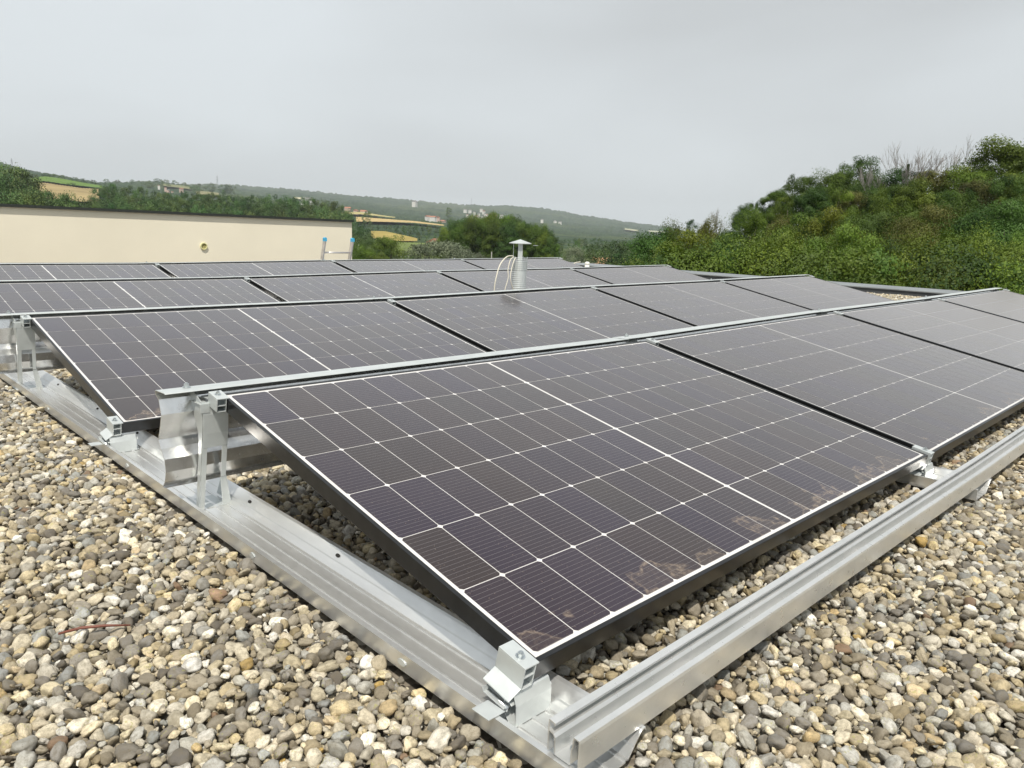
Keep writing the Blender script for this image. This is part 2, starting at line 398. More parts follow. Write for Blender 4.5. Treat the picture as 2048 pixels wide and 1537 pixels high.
# ridge supports (tall brackets under the high edge) and low clamps
def make_ridge_support():
    root = empty('ridge_bracket', (0, 0, 0))
    m = MB()
    m.strip([(1.122, .203), (1.119, .170), (1.124, .120), (1.132, .082)], .0022, 'x', -.043, .021)
    def cheek(x, poly):
        n = len(poly); vs = [(x, *q) for q in poly]+[(x+.002, *q) for q in poly]
        m.add(vs, [tuple(range(n))[::-1], tuple(range(n, 2*n))]+[(i, (i+1) % n, n+(i+1) % n, n+i) for i in range(n)])
    cheek(-.0455, [(1.122, .205), (1.119, .17), (1.124, .12), (1.132, .082), (1.168, -.095), (1.186, -.095), (1.150, .07), (1.148, .12), (1.192, .215), (1.170, .224)])
    m.strip([(1.1325, .0815), (1.168, -.095)], .0022, 'x', -.0433, -.031)
    m.strip([(1.1325, .0815), (1.150, -.006)], .0022, 'x', .0075, .021)
    m.build('column', M_zinc, root, bevel=.0006)
    m = MB()
    m.box((-.052, 1.174, -.0962), (.042, 1.262, -.0940))
    m.add([(.021, 1.150, -.006), (.0235, 1.150, -.006), (.044, 1.174, -.0940), (.0415, 1.174, -.0940), (.021, 1.176, -.012), (.0235, 1.176, -.012), (.044, 1.262, -.0940), (.0415, 1.262, -.0940)],
          [(0, 1, 2, 3), (4, 7, 6, 5), (0, 3, 7, 4), (1, 5, 6, 2), (0, 4, 5, 1), (3, 2, 6, 7)])
    m.add([(.0075, 1.1500, -.008), (.021, 1.150, -.008), (.044, 1.172, -.0960), (.020, 1.172, -.0960), (.0075, 1.152, -.008), (.021, 1.152, -.008), (.044, 1.1739, -.0960), (.020, 1.1739, -.0960)],
          [(0, 1, 2, 3), (4, 7, 6, 5), (0, 3, 7, 4), (1, 5, 6, 2), (0, 4, 5, 1), (3, 2, 6, 7)])
    m.build('foot', M_zinc, root, bevel=.0004)
    m = MB()
    T = Matrix.Translation((0, 1.074, .1995)) @ Matrix.Rotation(TILT, 4, 'X')
    for a, b in (((-.0260, 0, .0165), (.0060, .052, .0190)), ((-.0260, 0, -.016), (-.0238, .052, .0164)), ((-.0237, 0, -.0175), (-.0010, .052, -.0155)),
                 ((-.0030, 0, -.0154), (-.0010, .052, .0164)), ((-.0237, 0, -.0015), (-.0031, .052, .0005))):
        m.box(a, b, T=T)
    m.box((-.0500, 1.118, .1975), (-.0262, 1.175, .1998)); m.box((-.0262, 1.128, .2075), (.004, 1.168, .2098)); m.box((-.0500, 1.1158, .176), (-.0262, 1.118, .1998))
    m.build('clamp', M_zinc, root, bevel=.0005)
    bolt(root, (-.012, 1.098, .2235), (TILT, 0, 0), .8)
    return root
def make_low_clamp():
    root = empty('edge_clamp', (0, 0, 0))
    T = Matrix.Rotation(TILT, 4, 'X')
    m = MB()
    for a, b in (((-.0265, -.004, .0010), (.0045, .056, .0036)), ((-.0265, -.004, -.036), (-.0242, .056, .0009)), ((-.0241, -.004, -.0385), (-.0010, .056, -.0362)),
                 ((-.0030, -.004, -.0361), (-.0010, .056, .0009)), ((-.0241, -.004, -.0165), (-.0031, .056, -.0145))):
        m.box(a, b, T=T)
    m.add([tuple(T @ Vector(v)) for v in [(-.0265, -.004, -.034), (-.0265, .056, -.034), (-.047, .058, -.050), (-.047, -.002, -.050), (-.0265, -.004, -.0362), (-.0265, .056, -.0362), (-.047, .058, -.0522), (-.047, -.002, -.0522)]],
          [(0, 1, 2, 3), (4, 7, 6, 5), (0, 3, 7, 4), (1, 5, 6, 2), (0, 4, 5, 1), (3, 2, 6, 7)])
    m.build('clamp', M_zinc, root, bevel=.0005)
    m = MB()
    m.strip([(.001, -.0950), (.001, -.0600), (.0075, -.0430), (.0110, -.0405), (.0125, -.0430)], .002, 'x', -.036, .042)
    m.strip([(.0075, -.0600), (.018, -.0510), (.026, -.0600), (.024, -.0780), (.012, -.0930), (.0035, -.0945)], .0016, 'x', -.040, .050)
    m.strip([(.060, -.0935), (.0035, -.0935)], .002, 'x', -.040, .046)
    m.strip([(.062, -.0480), (.060, -.0560), (.014, -.0640)], .002, 'x', -.052, -.012)
    m.build('foot', M_zinc, root, bevel=.0005)
    m = MB(); m.box((-.089, .006, -.0615), (-.056, .044, -.0597)); m.build('tab', M_zinc, root, bevel=.0004)
    m = MB(); m.tube([(-.043, .012, -.066), (-.043, .062, -.058)], .0050, 12); m.build('rod', M_bolt, root, smooth=True)
    bolt(root, (-.013, .020, .0078), (TILT, 0, 0), .8)
    return root
rs0 = make_ridge_support(); lc0 = make_low_clamp(); freeze()
JN = ['at the left end', 'at the first panel joint', 'at the middle panel joint', 'at the last panel joint', 'at the right end']
first = True
for r_ in range(4):
    for j in range(5):
        x = OFF[r_]+XJ[j]-.001
        if j == 4: x = OFF[r_]+XJ[4]-GAP+.027
        a = rs0 if first else copy_tree(rs0); b = lc0 if first else copy_tree(lc0); first = False
        a.location = (x, r_*PITCH_Y, ZJ[j]); b.location = (x, r_*PITCH_Y, ZJ[j])
        tag(a, 'galvanised bracket under the high edge of the %s, %s' % (ROWN[r_], JN[j]), 'bracket', 'ridge brackets holding the high edges')
        tag(b, 'galvanised clamp on the low edge of the %s, %s' % (ROWN[r_], JN[j]), 'clamp', 'clamps holding the low edges')

# ---------------------------------------------------------------- roof, parapets, gravel
def bed_mat():
    m, t, b = mat('gravel_bed')
    g = N(t, 'ShaderNodeTexCoord')
    v = N(t, 'ShaderNodeTexVoronoi', Scale=48.0); t.links.new(g.outputs['Object'], v.inputs['Vector'])
    sp = N(t, 'ShaderNodeSeparateColor'); t.links.new(v.outputs['Color'], sp.inputs[0])
    r = ramp(t, sp.outputs[0], [(0, (.10, .085, .065)), (.35, (.22, .19, .15)), (.7, (.36, .33, .27)), (1, (.52, .49, .42))])
    t.links.new(r.outputs[0], b.inputs['Base Color']); b.inputs['Roughness'].default_value = .9
    h = math_(t, 'SUBTRACT', 1.0, v.outputs['Distance']); bump(t, h, 1.0, .012, b)
    return m
M_bed = bed_mat()
m = MB(); xs = list(np.linspace(-9, 7.3, 12))+[11.2]; ys = [-6, 0, 9.9]
vs = [(x, y, -.128+zoff(x)) for y in ys for x in xs]; n = len(xs)
fs = [(q*n+i, q*n+i+1, (q+1)*n+i+1, (q+1)*n+i) for q in range(2) for i in range(n-1)]
m.add(vs, fs)
tag(m.build('roof_surface', M_bed), kind='structure')
def wall_mat(name, c, nsc=1.5, amp=.05):
    m, t, b = mat(name); g = N(t, 'ShaderNodeTexCoord')
    f = noise(t, g.outputs['Object'], nsc, 5, .6)
    r = ramp(t, f, [(.3, tuple(x*(1-amp) for x in c)), (.7, tuple(x*(1+amp) for x in c))]); t.links.new(r.outputs[0], b.inputs['Base Color'])
    b.inputs['Roughness'].default_value = .85
    bump(t, noise(t, g.outputs['Object'], 160, 3), .25, .002, b)
    return m
M_render = wall_mat('cream_render', (.81, .76, .625), .9, .04)
M_coping = simple('grey_coping_metal', (.30, .32, .33), .42, .6, nscale=2)
M_membrane = simple('dark_roof_membrane', (.055, .06, .065), .7, nscale=4)
M_concrete = wall_mat('building_render', (.45, .40, .33))
bld = empty('office_building', (0, 0, 0), 'flat-roofed building carrying the gravel roof and the four solar rows', 'building')
m = MB(); m.box((-9, -6, -7), (11.2, 9.9, -.14)); m.build('wall', M_concrete, bld)
def parapet(name, a, b, lab, axis):
    e = empty(name, (0, 0, 0), lab, 'parapet', 'parapets edging the gravel roof')
    m = MB(); m.box((a[0], a[1], -.139), (b[0], b[1], .030)); m.build('upstand', M_membrane, e)
    m = MB(); pad = .012
    m.strip([(a[0]-pad, .022), (a[0]-pad, .0345), (b[0]+pad, .0475), (b[0]+pad, .015)], -.0015, 'y', a[1], b[1]) if axis == 'y' else \
        m.strip([(a[1]-pad, .022), (a[1]-pad, .0345), (b[1]+pad, .0475), (b[1]+pad, .015)], -.0015, 'x', a[0], b[0])
    m.build('coping', M_coping, e)
    return e
parapet('parapet', (10.46, -6, 0), (11.04, 9.35, 0), 'low grey-capped parapet along the far right edge of the gravel roof', 'y')
parapet('parapet', (-9, 9.36, 0), (11.04, 9.9, 0), 'low grey-capped parapet along the back edge, behind the last solar row', 'x')

# pebbles
def pebble_mat():
    m, t, b = mat('river_pebble')
    g = N(t, 'ShaderNodeTexCoord'); oi = N(t, 'ShaderNodeObjectInfo'); rv = oi.outputs['Random']
    r = ramp(t, rv, [(0, (.30, .25, .165)), (.10, (.48, .43, .325)), (.20, (.24, .21, .16)), (.31, (.42, .36, .25)), (.42, (.56, .50, .375)), (.52, (.20, .185, .16)),
                     (.61, (.38, .37, .33)), (.70, (.50, .43, .30)), (.78, (.145, .13, .11)), (.85, (.60, .57, .50)), (.905, (.27, .275, .26)), (.96, (.44, .33, .17)), (.977, (.25, .17, .115)), (.984, (.68, .66, .60))], 'CONSTANT')
    cx = N(t, 'ShaderNodeCombineXYZ'); t.links.new(math_(t, 'MULTIPLY', rv, 57.0), cx.inputs[0]); t.links.new(math_(t, 'MULTIPLY', rv, 23.0), cx.inputs[1])
    va = N(t, 'ShaderNodeVectorMath', operation='ADD'); t.links.new(g.outputs['Object'], va.inputs[0]); t.links.new(cx.outputs[0], va.inputs[1]); P = va.outputs[0]
    n1 = noise(t, P, 1.4, 5, .65)
    hsv = N(t, 'ShaderNodeHueSaturation'); t.links.new(r.outputs[0], hsv.inputs['Color'])
    r2 = math_(t, 'FRACT', math_(t, 'MULTIPLY', rv, 91.7))
    mr = N(t, 'ShaderNodeMapRange', **{'To Min': .80, 'To Max': 1.62}); t.links.new(r2, mr.inputs[0]); t.links.new(mr.outputs[0], hsv.inputs['Value'])
    ms = N(t, 'ShaderNodeMapRange', **{'To Min': .7, 'To Max': 1.3}); t.links.new(math_(t, 'FRACT', math_(t, 'MULTIPLY', rv, 37.3)), ms.inputs[0]); t.links.new(ms.outputs[0], hsv.inputs['Saturation'])
    patch = N(t, 'ShaderNodeMapRange', **{'From Min': .42, 'From Max': .62}); t.links.new(n1, patch.inputs[0])
    c = mixc(t, math_(t, 'MULTIPLY', patch.outputs[0], .5), hsv.outputs[0], (.15, .125, .080))
    spk = math_(t, 'GREATER_THAN', noise(t, P, 6, 4, .8), .58)
    c = mixc(t, math_(t, 'MULTIPLY', spk, .38), c, (.07, .06, .045))
    lich = math_(t, 'MULTIPLY', math_(t, 'GREATER_THAN', noise(t, P, 2.3, 2), .62), math_(t, 'GREATER_THAN', r2, .7))
    c = mixc(t, math_(t, 'MULTIPLY', lich, .5), c, (.33, .32, .09))
    t.links.new(c, b.inputs['Base Color'])
    b.inputs['Roughness'].default_value = .5; b.inputs['Specular IOR Level'].default_value = .4
    bump(t, noise(t, P, 9, 4, .65), .35, .12, b)
    return m
M_peb = pebble_mat()
pcol = bpy.data.collections.new('pebble_kinds')
from mathutils import noise as mnoise
for k in range(14):
    bm = bmesh.new(); bmesh.ops.create_icosphere(bm, subdivisions=3, radius=1.0)
    rr = random.Random(k); sh = Vector((rr.uniform(-9, 9), rr.uniform(-9, 9), rr.uniform(-9, 9))); e = rr.uniform(2.0, 2.7)
    ax = rr.uniform(-.25, .25)
    for v in bm.verts:
        p = v.co.copy()
        s_ = (abs(p.x)**e+abs(p.y)**e+abs(p.z)**e)**(-1/e)
        p = p*s_; d = mnoise.noise(p*.9+sh)*.46+mnoise.noise(p*2.1+sh)*.18+mnoise.noise(p*5+sh)*.03
        p = p*(1+d); p.y *= 1+ax*p.x
        v.co = p
    me = bpy.data.meshes.new('pebble'); bm.to_mesh(me); bm.free(); me.materials.append(M_peb)
    me.polygons.foreach_set('use_smooth', [True]*len(me.polygons))
    o = bpy.data.objects.new('pebble', me); pcol.objects.link(o)

rs = np.random.RandomState(7)
TR = [(-.004 if j == 0 else (XJ[j]-.008 if j < 4 else XJ[4]-GAP-.03)) for j in range(5)]
def shown(x, y):
    """keep what the photo or a step to the side could see"""
    ok = ~((x > .75) & (y > .34) & (x < 7.25))
    for xc in TR: ok &= ~((np.abs(x-xc-.002) < .084) & (y > -.165))
    d = np.stack([x, y, np.full_like(x, GZ)], -1)-CAM
    z = d @ fwd; px = 1024+FPX*(d @ RT)/np.maximum(z, .05); py = 768.5-FPX*(d @ UP)/np.maximum(z, .05)
    ok &= (z > .1) & (px > -1500) & (px < 2600) & (py < 2600) & (py > 300)
    return ok
def layer(x0, x1, y0, y1, cell, smin, smax, ztop, over, res=.003, tries=1.0):
    nx, ny = int((x1-x0)/res), int((y1-y0)/res); occ = np.zeros((nx, ny), bool)
    n = int((x1-x0)*(y1-y0)/(cell*cell)*tries)
    X = rs.uniform(x0, x1, n); Y = rs.uniform(y0, y1, n); k = shown(X, Y); X = X[k]; Y = Y[k]; n = len(X)
    S = smin+(smax-smin)*rs.beta(1.15, 4.6, n); S = np.sort(S)[::-1]
    acc = []
    for i in range(n):
        r = S[i]*.80; a = int((X[i]-x0-r)/res); b = int((X[i]-x0+r)/res)+1; c = int((Y[i]-y0-r)/res); d = int((Y[i]-y0+r)/res)+1
        if a < 0 or c < 0 or b > nx or d > ny: continue
        sl = occ[a:b, c:d]
        if sl.mean() < over:
            sl[:] = True; acc.append(i)
    acc = np.array(acc)
    return X[acc], Y[acc], S[acc], np.full(len(acc), ztop)
XY = []
XY.append(layer(-2.4, .75, -1.5, 3.6, .0048, .0036, .0200, 0.0, .12, res=.002))
XY.append(layer(-2.4, .75, -1.5, 3.6, .0110, .0050, .0085, -.010, .6, tries=1.6))
XY.append(layer(.75, 4.2, -1.2, .34, .0051, .0038, .0200, 0.0, .12, res=.002))
XY.append(layer(.75, 4.2, -1.2, .34, .0115, .0050, .0085, -.010, .6, tries=1.6))
XY.append(layer(-2.4, 1.0, 3.6, 7.4, .013, .010, .020, 0.0, .2))
XY.append(layer(4.2, 8.0, -1.2, .5, .012, .010, .020, 0.0, .2))
XY.append(layer(7.25, 10.44, .3, 9.3, .017, .012, .022, 0.0, .3, res=.005))
X = np.concatenate([a[0] for a in XY]); Y = np.concatenate([a[1] for a in XY]); S = np.concatenate([a[2] for a in XY]); Zt = np.concatenate([a[3] for a in XY])
n = len(X); print('pebbles', n)
flat = rs.uniform(.50, .85, n); wid = rs.uniform(.68, .98, n)
scl = np.stack([S*1.05, S*1.05*wid, S*1.05*flat*.9], 1)
rot = np.stack([rs.normal(0, .5, n), rs.normal(0, .5, n), rs.uniform(0, 6.283, n)], 1)
Z = GZ-.004-S*.42*flat+Zt+rs.normal(0, .0034, n)+np.interp(X, [0, 1.83, 3.66, 5.49, 7.3], ZJ)
Z += .004*np.sin(X*3.1+1)*np.sin(Y*2.7)
co = np.stack([X, Y, Z], 1)
me = bpy.data.meshes.new('gravel'); me.vertices.add(n); me.vertices.foreach_set('co', co.ravel().astype(np.float32))
for nm, typ, dat, key in (('rot', 'FLOAT_VECTOR', rot, 'vector'), ('scl', 'FLOAT_VECTOR', scl, 'vector'), ('idx', 'INT', rs.randint(0, 14, n), 'value')):
    a = me.attributes.new(nm, typ, 'POINT'); a.data.foreach_set(key, np.ascontiguousarray(dat).ravel())
me.update()
grav = bpy.data.objects.new('gravel', me); col.objects.link(grav); tag(grav, kind='stuff'); me.materials.append(M_peb)
gn = bpy.data.node_groups.new('scatter', 'GeometryNodeTree')
gn.interface.new_socket('Geometry', in_out='INPUT', socket_type='NodeSocketGeometry'); gn.interface.new_socket('Geometry', in_out='OUTPUT', socket_type='NodeSocketGeometry')
gi = gn.nodes.new('NodeGroupInput'); go = gn.nodes.new('NodeGroupOutput'); ip = gn.nodes.new('GeometryNodeInstanceOnPoints')
ci = gn.nodes.new('GeometryNodeCollectionInfo'); ci.inputs['Collection'].default_value = pcol; ci.inputs['Separate Children'].default_value = True; ci.inputs['Reset Children'].default_value = True
def nat(nm, ty):
    a = gn.nodes.new('GeometryNodeInputNamedAttribute'); a.data_type = ty; a.inputs['Name'].default_value = nm; return a.outputs[0]
e2r = gn.nodes.new('FunctionNodeEulerToRotation')
L_ = gn.links.new
L_(gi.outputs[0], ip.inputs['Points']); L_(ci.outputs[0], ip.inputs['Instance']); ip.inputs['Pick Instance'].default_value = True
L_(nat('idx', 'INT'), ip.inputs['Instance Index']); L_(nat('rot', 'FLOAT_VECTOR'), e2r.inputs[0]); L_(e2r.outputs[0], ip.inputs['Rotation'])
L_(nat('scl', 'FLOAT_VECTOR'), ip.inputs['Scale']); L_(ip.outputs[0], go.inputs[0])
md = grav.modifiers.new('scatter', 'NODES'); md.node_group = gn

# twig lying on the pebbles
m = MB(); m.tube([(-.478, .722, -.088), (-.445, .709, -.083), (-.41, .692, -.084), (-.372, .676, -.090)], [.0022, .0028, .0026, .0014], 7)
tag(m.build('twig', simple('red_brown_bark', (.16, .055, .035), .6, nscale=80), smooth=True), 'thin red-brown twig lying on the pebbles at lower left', 'twig')

# ---------------------------------------------------------------- things on the roof
def cable(pts, r, lab, m_):
    # smooth the path
    P = [Vector(p) for p in pts]; out_ = []
    for i in range(len(P)-1):
        p0, p1, p2, p3 = P[max(i-1, 0)], P[i], P[i+1], P[min(i+2, len(P)-1)]
        for k in range(6):
            t = k/6; out_.append(.5*((2*p1)+(-p0+p2)*t+(2*p0-5*p1+4*p2-p3)*t*t+(-p0+3*p1-3*p2+p3)*t**3))
    out_.append(P[-1])
    m = MB(); m.tube(out_, r, 7)
    return tag(m.build('cable', m_, smooth=True), lab, 'cable', 'pale cables on the roof')
M_cable = simple('cream_cable', (.62, .59, .50), .45)
FX, FY = 3.262, 3.35
fl = empty('flue_pipe', (FX, FY, 0), 'ribbed galvanised flue pipe with flat conical rain cap rising between the panel rows', 'flue')
m = MB(); pts = []; rad = []
z = -.10
while z < .42:
    for dz, r_ in ((0, .0538), (.003, .0555), (.009, .0555), (.012, .0538)):
        pts.append((0, 0, z+dz)); rad.append(r_)
    z += .0145
m.tube(pts, rad, 28); m.build('pipe', M_zinc, fl, smooth=True)
m = MB()
for k in range(22):
    a = 2*math.pi*k/22; m.tube([(.0570*math.cos(a), .0570*math.sin(a), .355), (.0570*math.cos(a), .0570*math.sin(a), .452+.006*math.sin(5*a))], .0016, 5)
for zz in (.36, .375, .39, .405, .42, .435, .447):
    m.tube([(.0570*math.cos(2*math.pi*k/24), .0570*math.sin(2*math.pi*k/24), zz) for k in range(25)], .0014, 5, cap=False)
m.build('wire_guard', M_zinc, fl)
m = MB()
for a, hw in ((R(228), .017), (R(150), .004), (R(30), .004)):
    T = Matrix.Rotation(a, 4, 'Z'); m.box((.049, -hw, .38), (.052, hw, .557), T=T)
T = Matrix.Identity(4); m.build('strap', M_zinc, fl)
m = MB(); n_ = 28; rim = .084
vs = [(0, 0, .583)]+[(rim*math.cos(2*math.pi*k/n_), rim*math.sin(2*math.pi*k/n_), .556) for k in range(n_)]+[(rim*math.cos(2*math.pi*k/n_), rim*math.sin(2*math.pi*k/n_), .551) for k in range(n_)]+[(0, 0, .576)]
m.add(vs, [(0, 1+k, 1+(k+1) % n_) for k in range(n_)]+[(1+k, 1+n_+k, 1+n_+(k+1) % n_, 1+(k+1) % n_) for k in range(n_)]+[(2*n_+1, 1+n_+(k+1) % n_, 1+n_+k) for k in range(n_)])
m.build('rain_cap', M_zinc, fl)
m = MB(); m.box((.078, -.07, .540), (.118, -.058, .543)); m.build('clip', M_zinc, fl)
cable([(3.19, FY, .46), (3.12, FY-.01, .455), (3.045, FY-.02, .40), (3.00, FY-.03, .31), (2.985, FY-.03, .22), (2.985, FY-.03, .05), (2.99, FY, -.09)], .0048, 'outermost pale cable arching left out of the flue top', M_cable)
cable([(3.20, FY, .455), (3.155, FY-.01, .43), (3.125, FY-.02, .36), (3.12, FY-.03, .30), (3.09, FY-.03, .21), (3.06, FY-.03, .05), (3.05, FY, -.09)], .0036, 'middle pale cable beside the flue pipe, bending left at its foot', M_cable)
cable([(3.20, FY-.02, .45), (3.17, FY-.03, .42), (3.14, FY-.04, .36), (3.125, FY-.05, .29), (3.16, FY-.05, .21), (3.20, FY-.05, .10), (3.21, FY, -.09)], .0036, 'inner pale cable crossing another beside the flue pipe', M_cable)

M_blue = simple('blue_plastic', (.05, .36, .60), .4)
M_lad = simple('ladder_aluminium', (.60, .58, .58), .42, .75, nscale=12)
ld = empty('ladder', (0, 0, 0), 'aluminium ladder with bright blue end caps leaning on the back parapet', 'ladder')
LXA, LXB = 5.44, 5.935; ytop, ztop, k_ = 9.83, .400, .30
def ly(z): return ytop+(ztop-z)*k_
for x in (LXA, LXB):
    m = MB(); m.add([(x-.0125, ly(z)+d, z) for z in (ztop, -6.98) for d in (-.034, .034)]+[(x+.0125, ly(z)+d, z) for z in (ztop, -6.98) for d in (-.034, .034)],
                    [(0, 1, 3, 2), (4, 6, 7, 5), (0, 4, 5, 1), (2, 3, 7, 6), (0, 2, 6, 4), (1, 5, 7, 3)])
    m.build('rail', M_lad, ld, bevel=.002)
    m = MB(); m.tube([(x, ly(ztop)-.028, ztop+.008), (x, ly(ztop)+.028, ztop+.008)], .0215, 12); m.box((x-.016, ly(ztop)-.038, ztop-.03), (x+.016, ly(ztop)+.038, ztop+.002))
    m.build('end_cap', M_blue, ld)
zz = .195
while zz > -6.8:
    m = MB(); m.tube([(LXA+.0126, ly(zz), zz), (LXB-.0126, ly(zz), zz)], .014, 10); m.build('rung', M_lad, ld, smooth=True); zz -= .28

nb = empty('neighbour_building', (0, 0, 0), 'cream rendered flat building with dark coping standing beyond the back parapet', 'building')
m = MB(); xa, xb, ya, yb = -14, 7.305, 12.0, 24.0
zt = lambda x: .745-.0045*(x-1.63)
m.add([(xa, ya, -7.2), (xb, ya, -7.2), (xb, yb, -7.2), (xa, yb, -7.2), (xa, ya, zt(xa)-.04), (xb, ya, zt(xb)-.04), (xb, yb, zt(xb)-.04), (xa, yb, zt(xa)-.04)],
      [(0, 3, 2, 1), (4, 5, 6, 7), (0, 1, 5, 4), (1, 2, 6, 5), (2, 3, 7, 6), (3, 0, 4, 7)])
m.build('wall', M_render, nb)
m = MB(); p_ = .045
m.add([(xa, ya-p_, zt(xa)-.038), (xb+.02, ya-p_, zt(xb)-.038), (xb+.02, yb+p_, zt(xb)-.038), (xa, yb+p_, zt(xa)-.038), (xa, ya-p_, zt(xa)), (xb+.02, ya-p_, zt(xb)), (xb+.02, yb+p_, zt(xb)), (xa, yb+p_, zt(xa))],
      [(0, 3, 2, 1), (4, 5, 6, 7), (0, 1, 5, 4), (1, 2, 6, 5), (2, 3, 7, 6), (3, 0, 4, 7)])
m.build('coping', simple('dark_green_coping', (.022, .027, .024), .5), nb)
m = MB(); vx, vz = 4.444, .194
ring = lambda r, y: [(vx+r*math.cos(2*math.pi*k/24), y, vz+r*math.sin(2*math.pi*k/24)) for k in range(24)]
vs = ring(.058, 11.999)+ring(.058, 11.975)+ring(.044, 11.975)+ring(.044, 11.998)
m.add(vs, [(q*24+k, q*24+(k+1) % 24, (q+1)*24+(k+1) % 24, (q+1)*24+k) for q in range(3) for k in range(24)]); vt = m.build('vent', simple('yellowed_pvc', (.68, .66, .36), .5), nb)
m = MB(); m.add(ring(.0438, 11.990), [tuple(range(24))]); m.build('vent_grille', simple('dusty_grille', (.36, .33, .14), .8, nscale=70, namp=.5), vt)

m = MB(); m.tube([(0, 0, -.09), (0, 0, .025)], .045, 14)
bm = bmesh.new(); bmesh.ops.create_uvsphere(bm, u_segments=16, v_segments=8, radius=.050); m.add([(v.co.x, v.co.y, v.co.z*.8+.045) for v in bm.verts], [tuple(v.index for v in f.verts) for f in bm.faces]); bm.free()
o = m.build('roof_vent', simple('white_vent_plastic', (.70, .70, .66), .5), smooth=True); o.location = (10.3, 8.62, .03)
tag(o, 'small white domed roof vent by the far corner of the parapet', 'vent')
cable([(9.0, 7.9, -.07), (9.05, 7.9, .04), (9.22, 8.0, .12), (9.55, 8.15, .135)], .011, 'pale cable end arching up near the white roof vent', M_cable)
m = MB(); m.tube([(0, 0, 0), (.006, 0, .06)], [.012, .012], 8); m.tube([(.006, 0, .055), (.02, -.01, .085)], [.02, .018], 8)
o = m.build('anchor_stub', M_black); o.location = (9.35, 2.22, -.07); tag(o, 'short dark anchor stub on the bare gravel before the right parapet', 'anchor')

# ---------------------------------------------------------------- terrain
PXC = [-600, -200, 0, 100, 200, 300, 450, 560, 704, 800, 900, 1000, 1100, 1200, 1300, 1400, 1550, 2100, 2700]
RR = [350, 600, 900, 1300, 2000, 3000, 4200]
PY = {-600: [400, 380, 350, 310, 290, 300, 310], -200: [408, 388, 362, 330, 305, 312, 320],
      0: [415, 395, 375, 352, 328, 332, 345], 100: [421, 403, 360, 353, 350, 352, 360], 200: [425, 410, 374, 369, 368, 372, 374], 300: [428, 415, 403, 383, 365, 369, 371],
      450: [436, 424, 412, 400, 384, 380, 371], 560: [452, 436, 424, 412, 400, 387, 377], 704: [482, 453, 438, 425, 414, 402, 391], 800: [490, 457, 446, 438, 427, 413, 400],
      900: [492, 464, 453, 446, 436, 423, 409], 1000: [494, 477, 464, 455, 445, 430, 411], 1100: [500, 485, 474, 466, 455, 439, 419], 1200: [505, 490, 480, 474, 464, 452, 435],
      1300: [507, 492, 484, 479, 473, 465, 451], 1400: [509, 495, 488, 484, 480, 474, 466], 1550: [512, 500, 494, 491, 488, 484, 480], 2100: [533, 521, 515, 512, 509, 506, 504], 2700: [555, 543, 537, 534, 531, 528, 526]}
NEARR = [0, 13, 25, 40, 60, 100, 180]
def near_z(px):
    t = min(1, max(0, (px-1150)/250))
    a = [-7.2, -7.2, -7.3, -7.6, -8.2, -9.5, -11.5]; b = [-7.2, -5.5, -3.2, -1.5, -1.0, -3.5, -9]
    return [a[i]*(1-t)+b[i]*t for i in range(7)]
TAB = np.zeros((len(PXC), len(NEARR)+len(RR)+2))
for i, px in enumerate(PXC):
    TAB[i, :7] = near_z(px)
    TAB[i, 7:14] = [CAM[2]+r*elev(px, py) for r, py in zip(RR, PY[px])]
    TAB[i, 14] = TAB[i, 13]*.55-20; TAB[i, 15] = -30 if px < 900 else 0
ALLR = np.array(NEARR+RR+[5600, 9500], float)
AZC = np.array([math.atan2(*hdir(px)) for px in PXC])      # azimuth from +Y toward +X
order = np.argsort(AZC); AZC = AZC[order]; TAB = TAB[order]
def terr(x, y):
    x = np.asarray(x, float); y = np.asarray(y, float)
    dx, dy = x-CAM[0], y-CAM[1]; r = np.hypot(dx, dy); az = np.arctan2(dx, dy)
    azr = np.where(az < AZC[0]-1.2, az+2*math.pi, az); azr = np.clip(azr, AZC[0], AZC[-1])
    fi = np.interp(azr, AZC, np.arange(len(AZC))); i0 = np.clip(fi.astype(int), 0, len(AZC)-2); f = fi-i0; f = f*f*(3-2*f)*.5+f*.5
    lr = np.log(r+30); LR = np.log(ALLR+30); gi_ = np.clip(np.interp(lr, LR, np.arange(len(LR))), 0, len(LR)-1.001); j0 = gi_.astype(int); g = gi_-j0
    A = TAB[i0, j0]*(1-g)+TAB[i0, j0+1]*g; B = TAB[i0+1, j0]*(1-g)+TAB[i0+1, j0+1]*g
    return A*(1-f)+B*f
def fbm(x, y, s, seed=0):
    rs_ = np.random.RandomState(seed); v = 0; a = 1
    for k in range(5):
        th, ph = rs_.uniform(0, 6.28), rs_.uniform(0, 6.28, 2); c, s_ = math.cos(th), math.sin(th); q = 2**k*1.13
        v = v+a*(np.sin((x*c+y*s_)/s*q+ph[0])*np.sin((-x*s_+y*c)/s*q*.9+ph[1])); a *= .55
    return v
azs = np.concatenate([np.linspace(-math.pi, AZC[0]+.15, 36)[:-1], np.linspace(AZC[0]+.15, AZC[-1]-.15, 760), np.linspace(AZC[-1]-.15, math.pi, 36)[1:-1]])
rad = np.concatenate([[9, 13, 18, 25, 32, 40, 50], np.geomspace(60, 5200, 150), [5600, 6400, 7600, 9500]])
A_, R_ = np.meshgrid(azs, rad, indexing='ij'); GX = CAM[0]+np.sin(A_)*R_; GY = CAM[1]+np.cos(A_)*R_
GZt = terr(GX, GY)
lump = np.clip((R_-1100)/900, 0, 1); inview = (A_ > -.2) & (A_ < 1.7)
GZt = GZt+lump*(2.2*fbm(GX, GY, 26, 3)+5*fbm(GX, GY, 150, 5)*np.clip((R_-1600)/1500, 0, 1))
rsj = np.random.RandomState(9); GZt = GZt+np.where((R_ > 1100) & inview, rsj.uniform(-1, 1, GZt.shape)*np.clip(R_*.0011, 1.5, 5), 0)
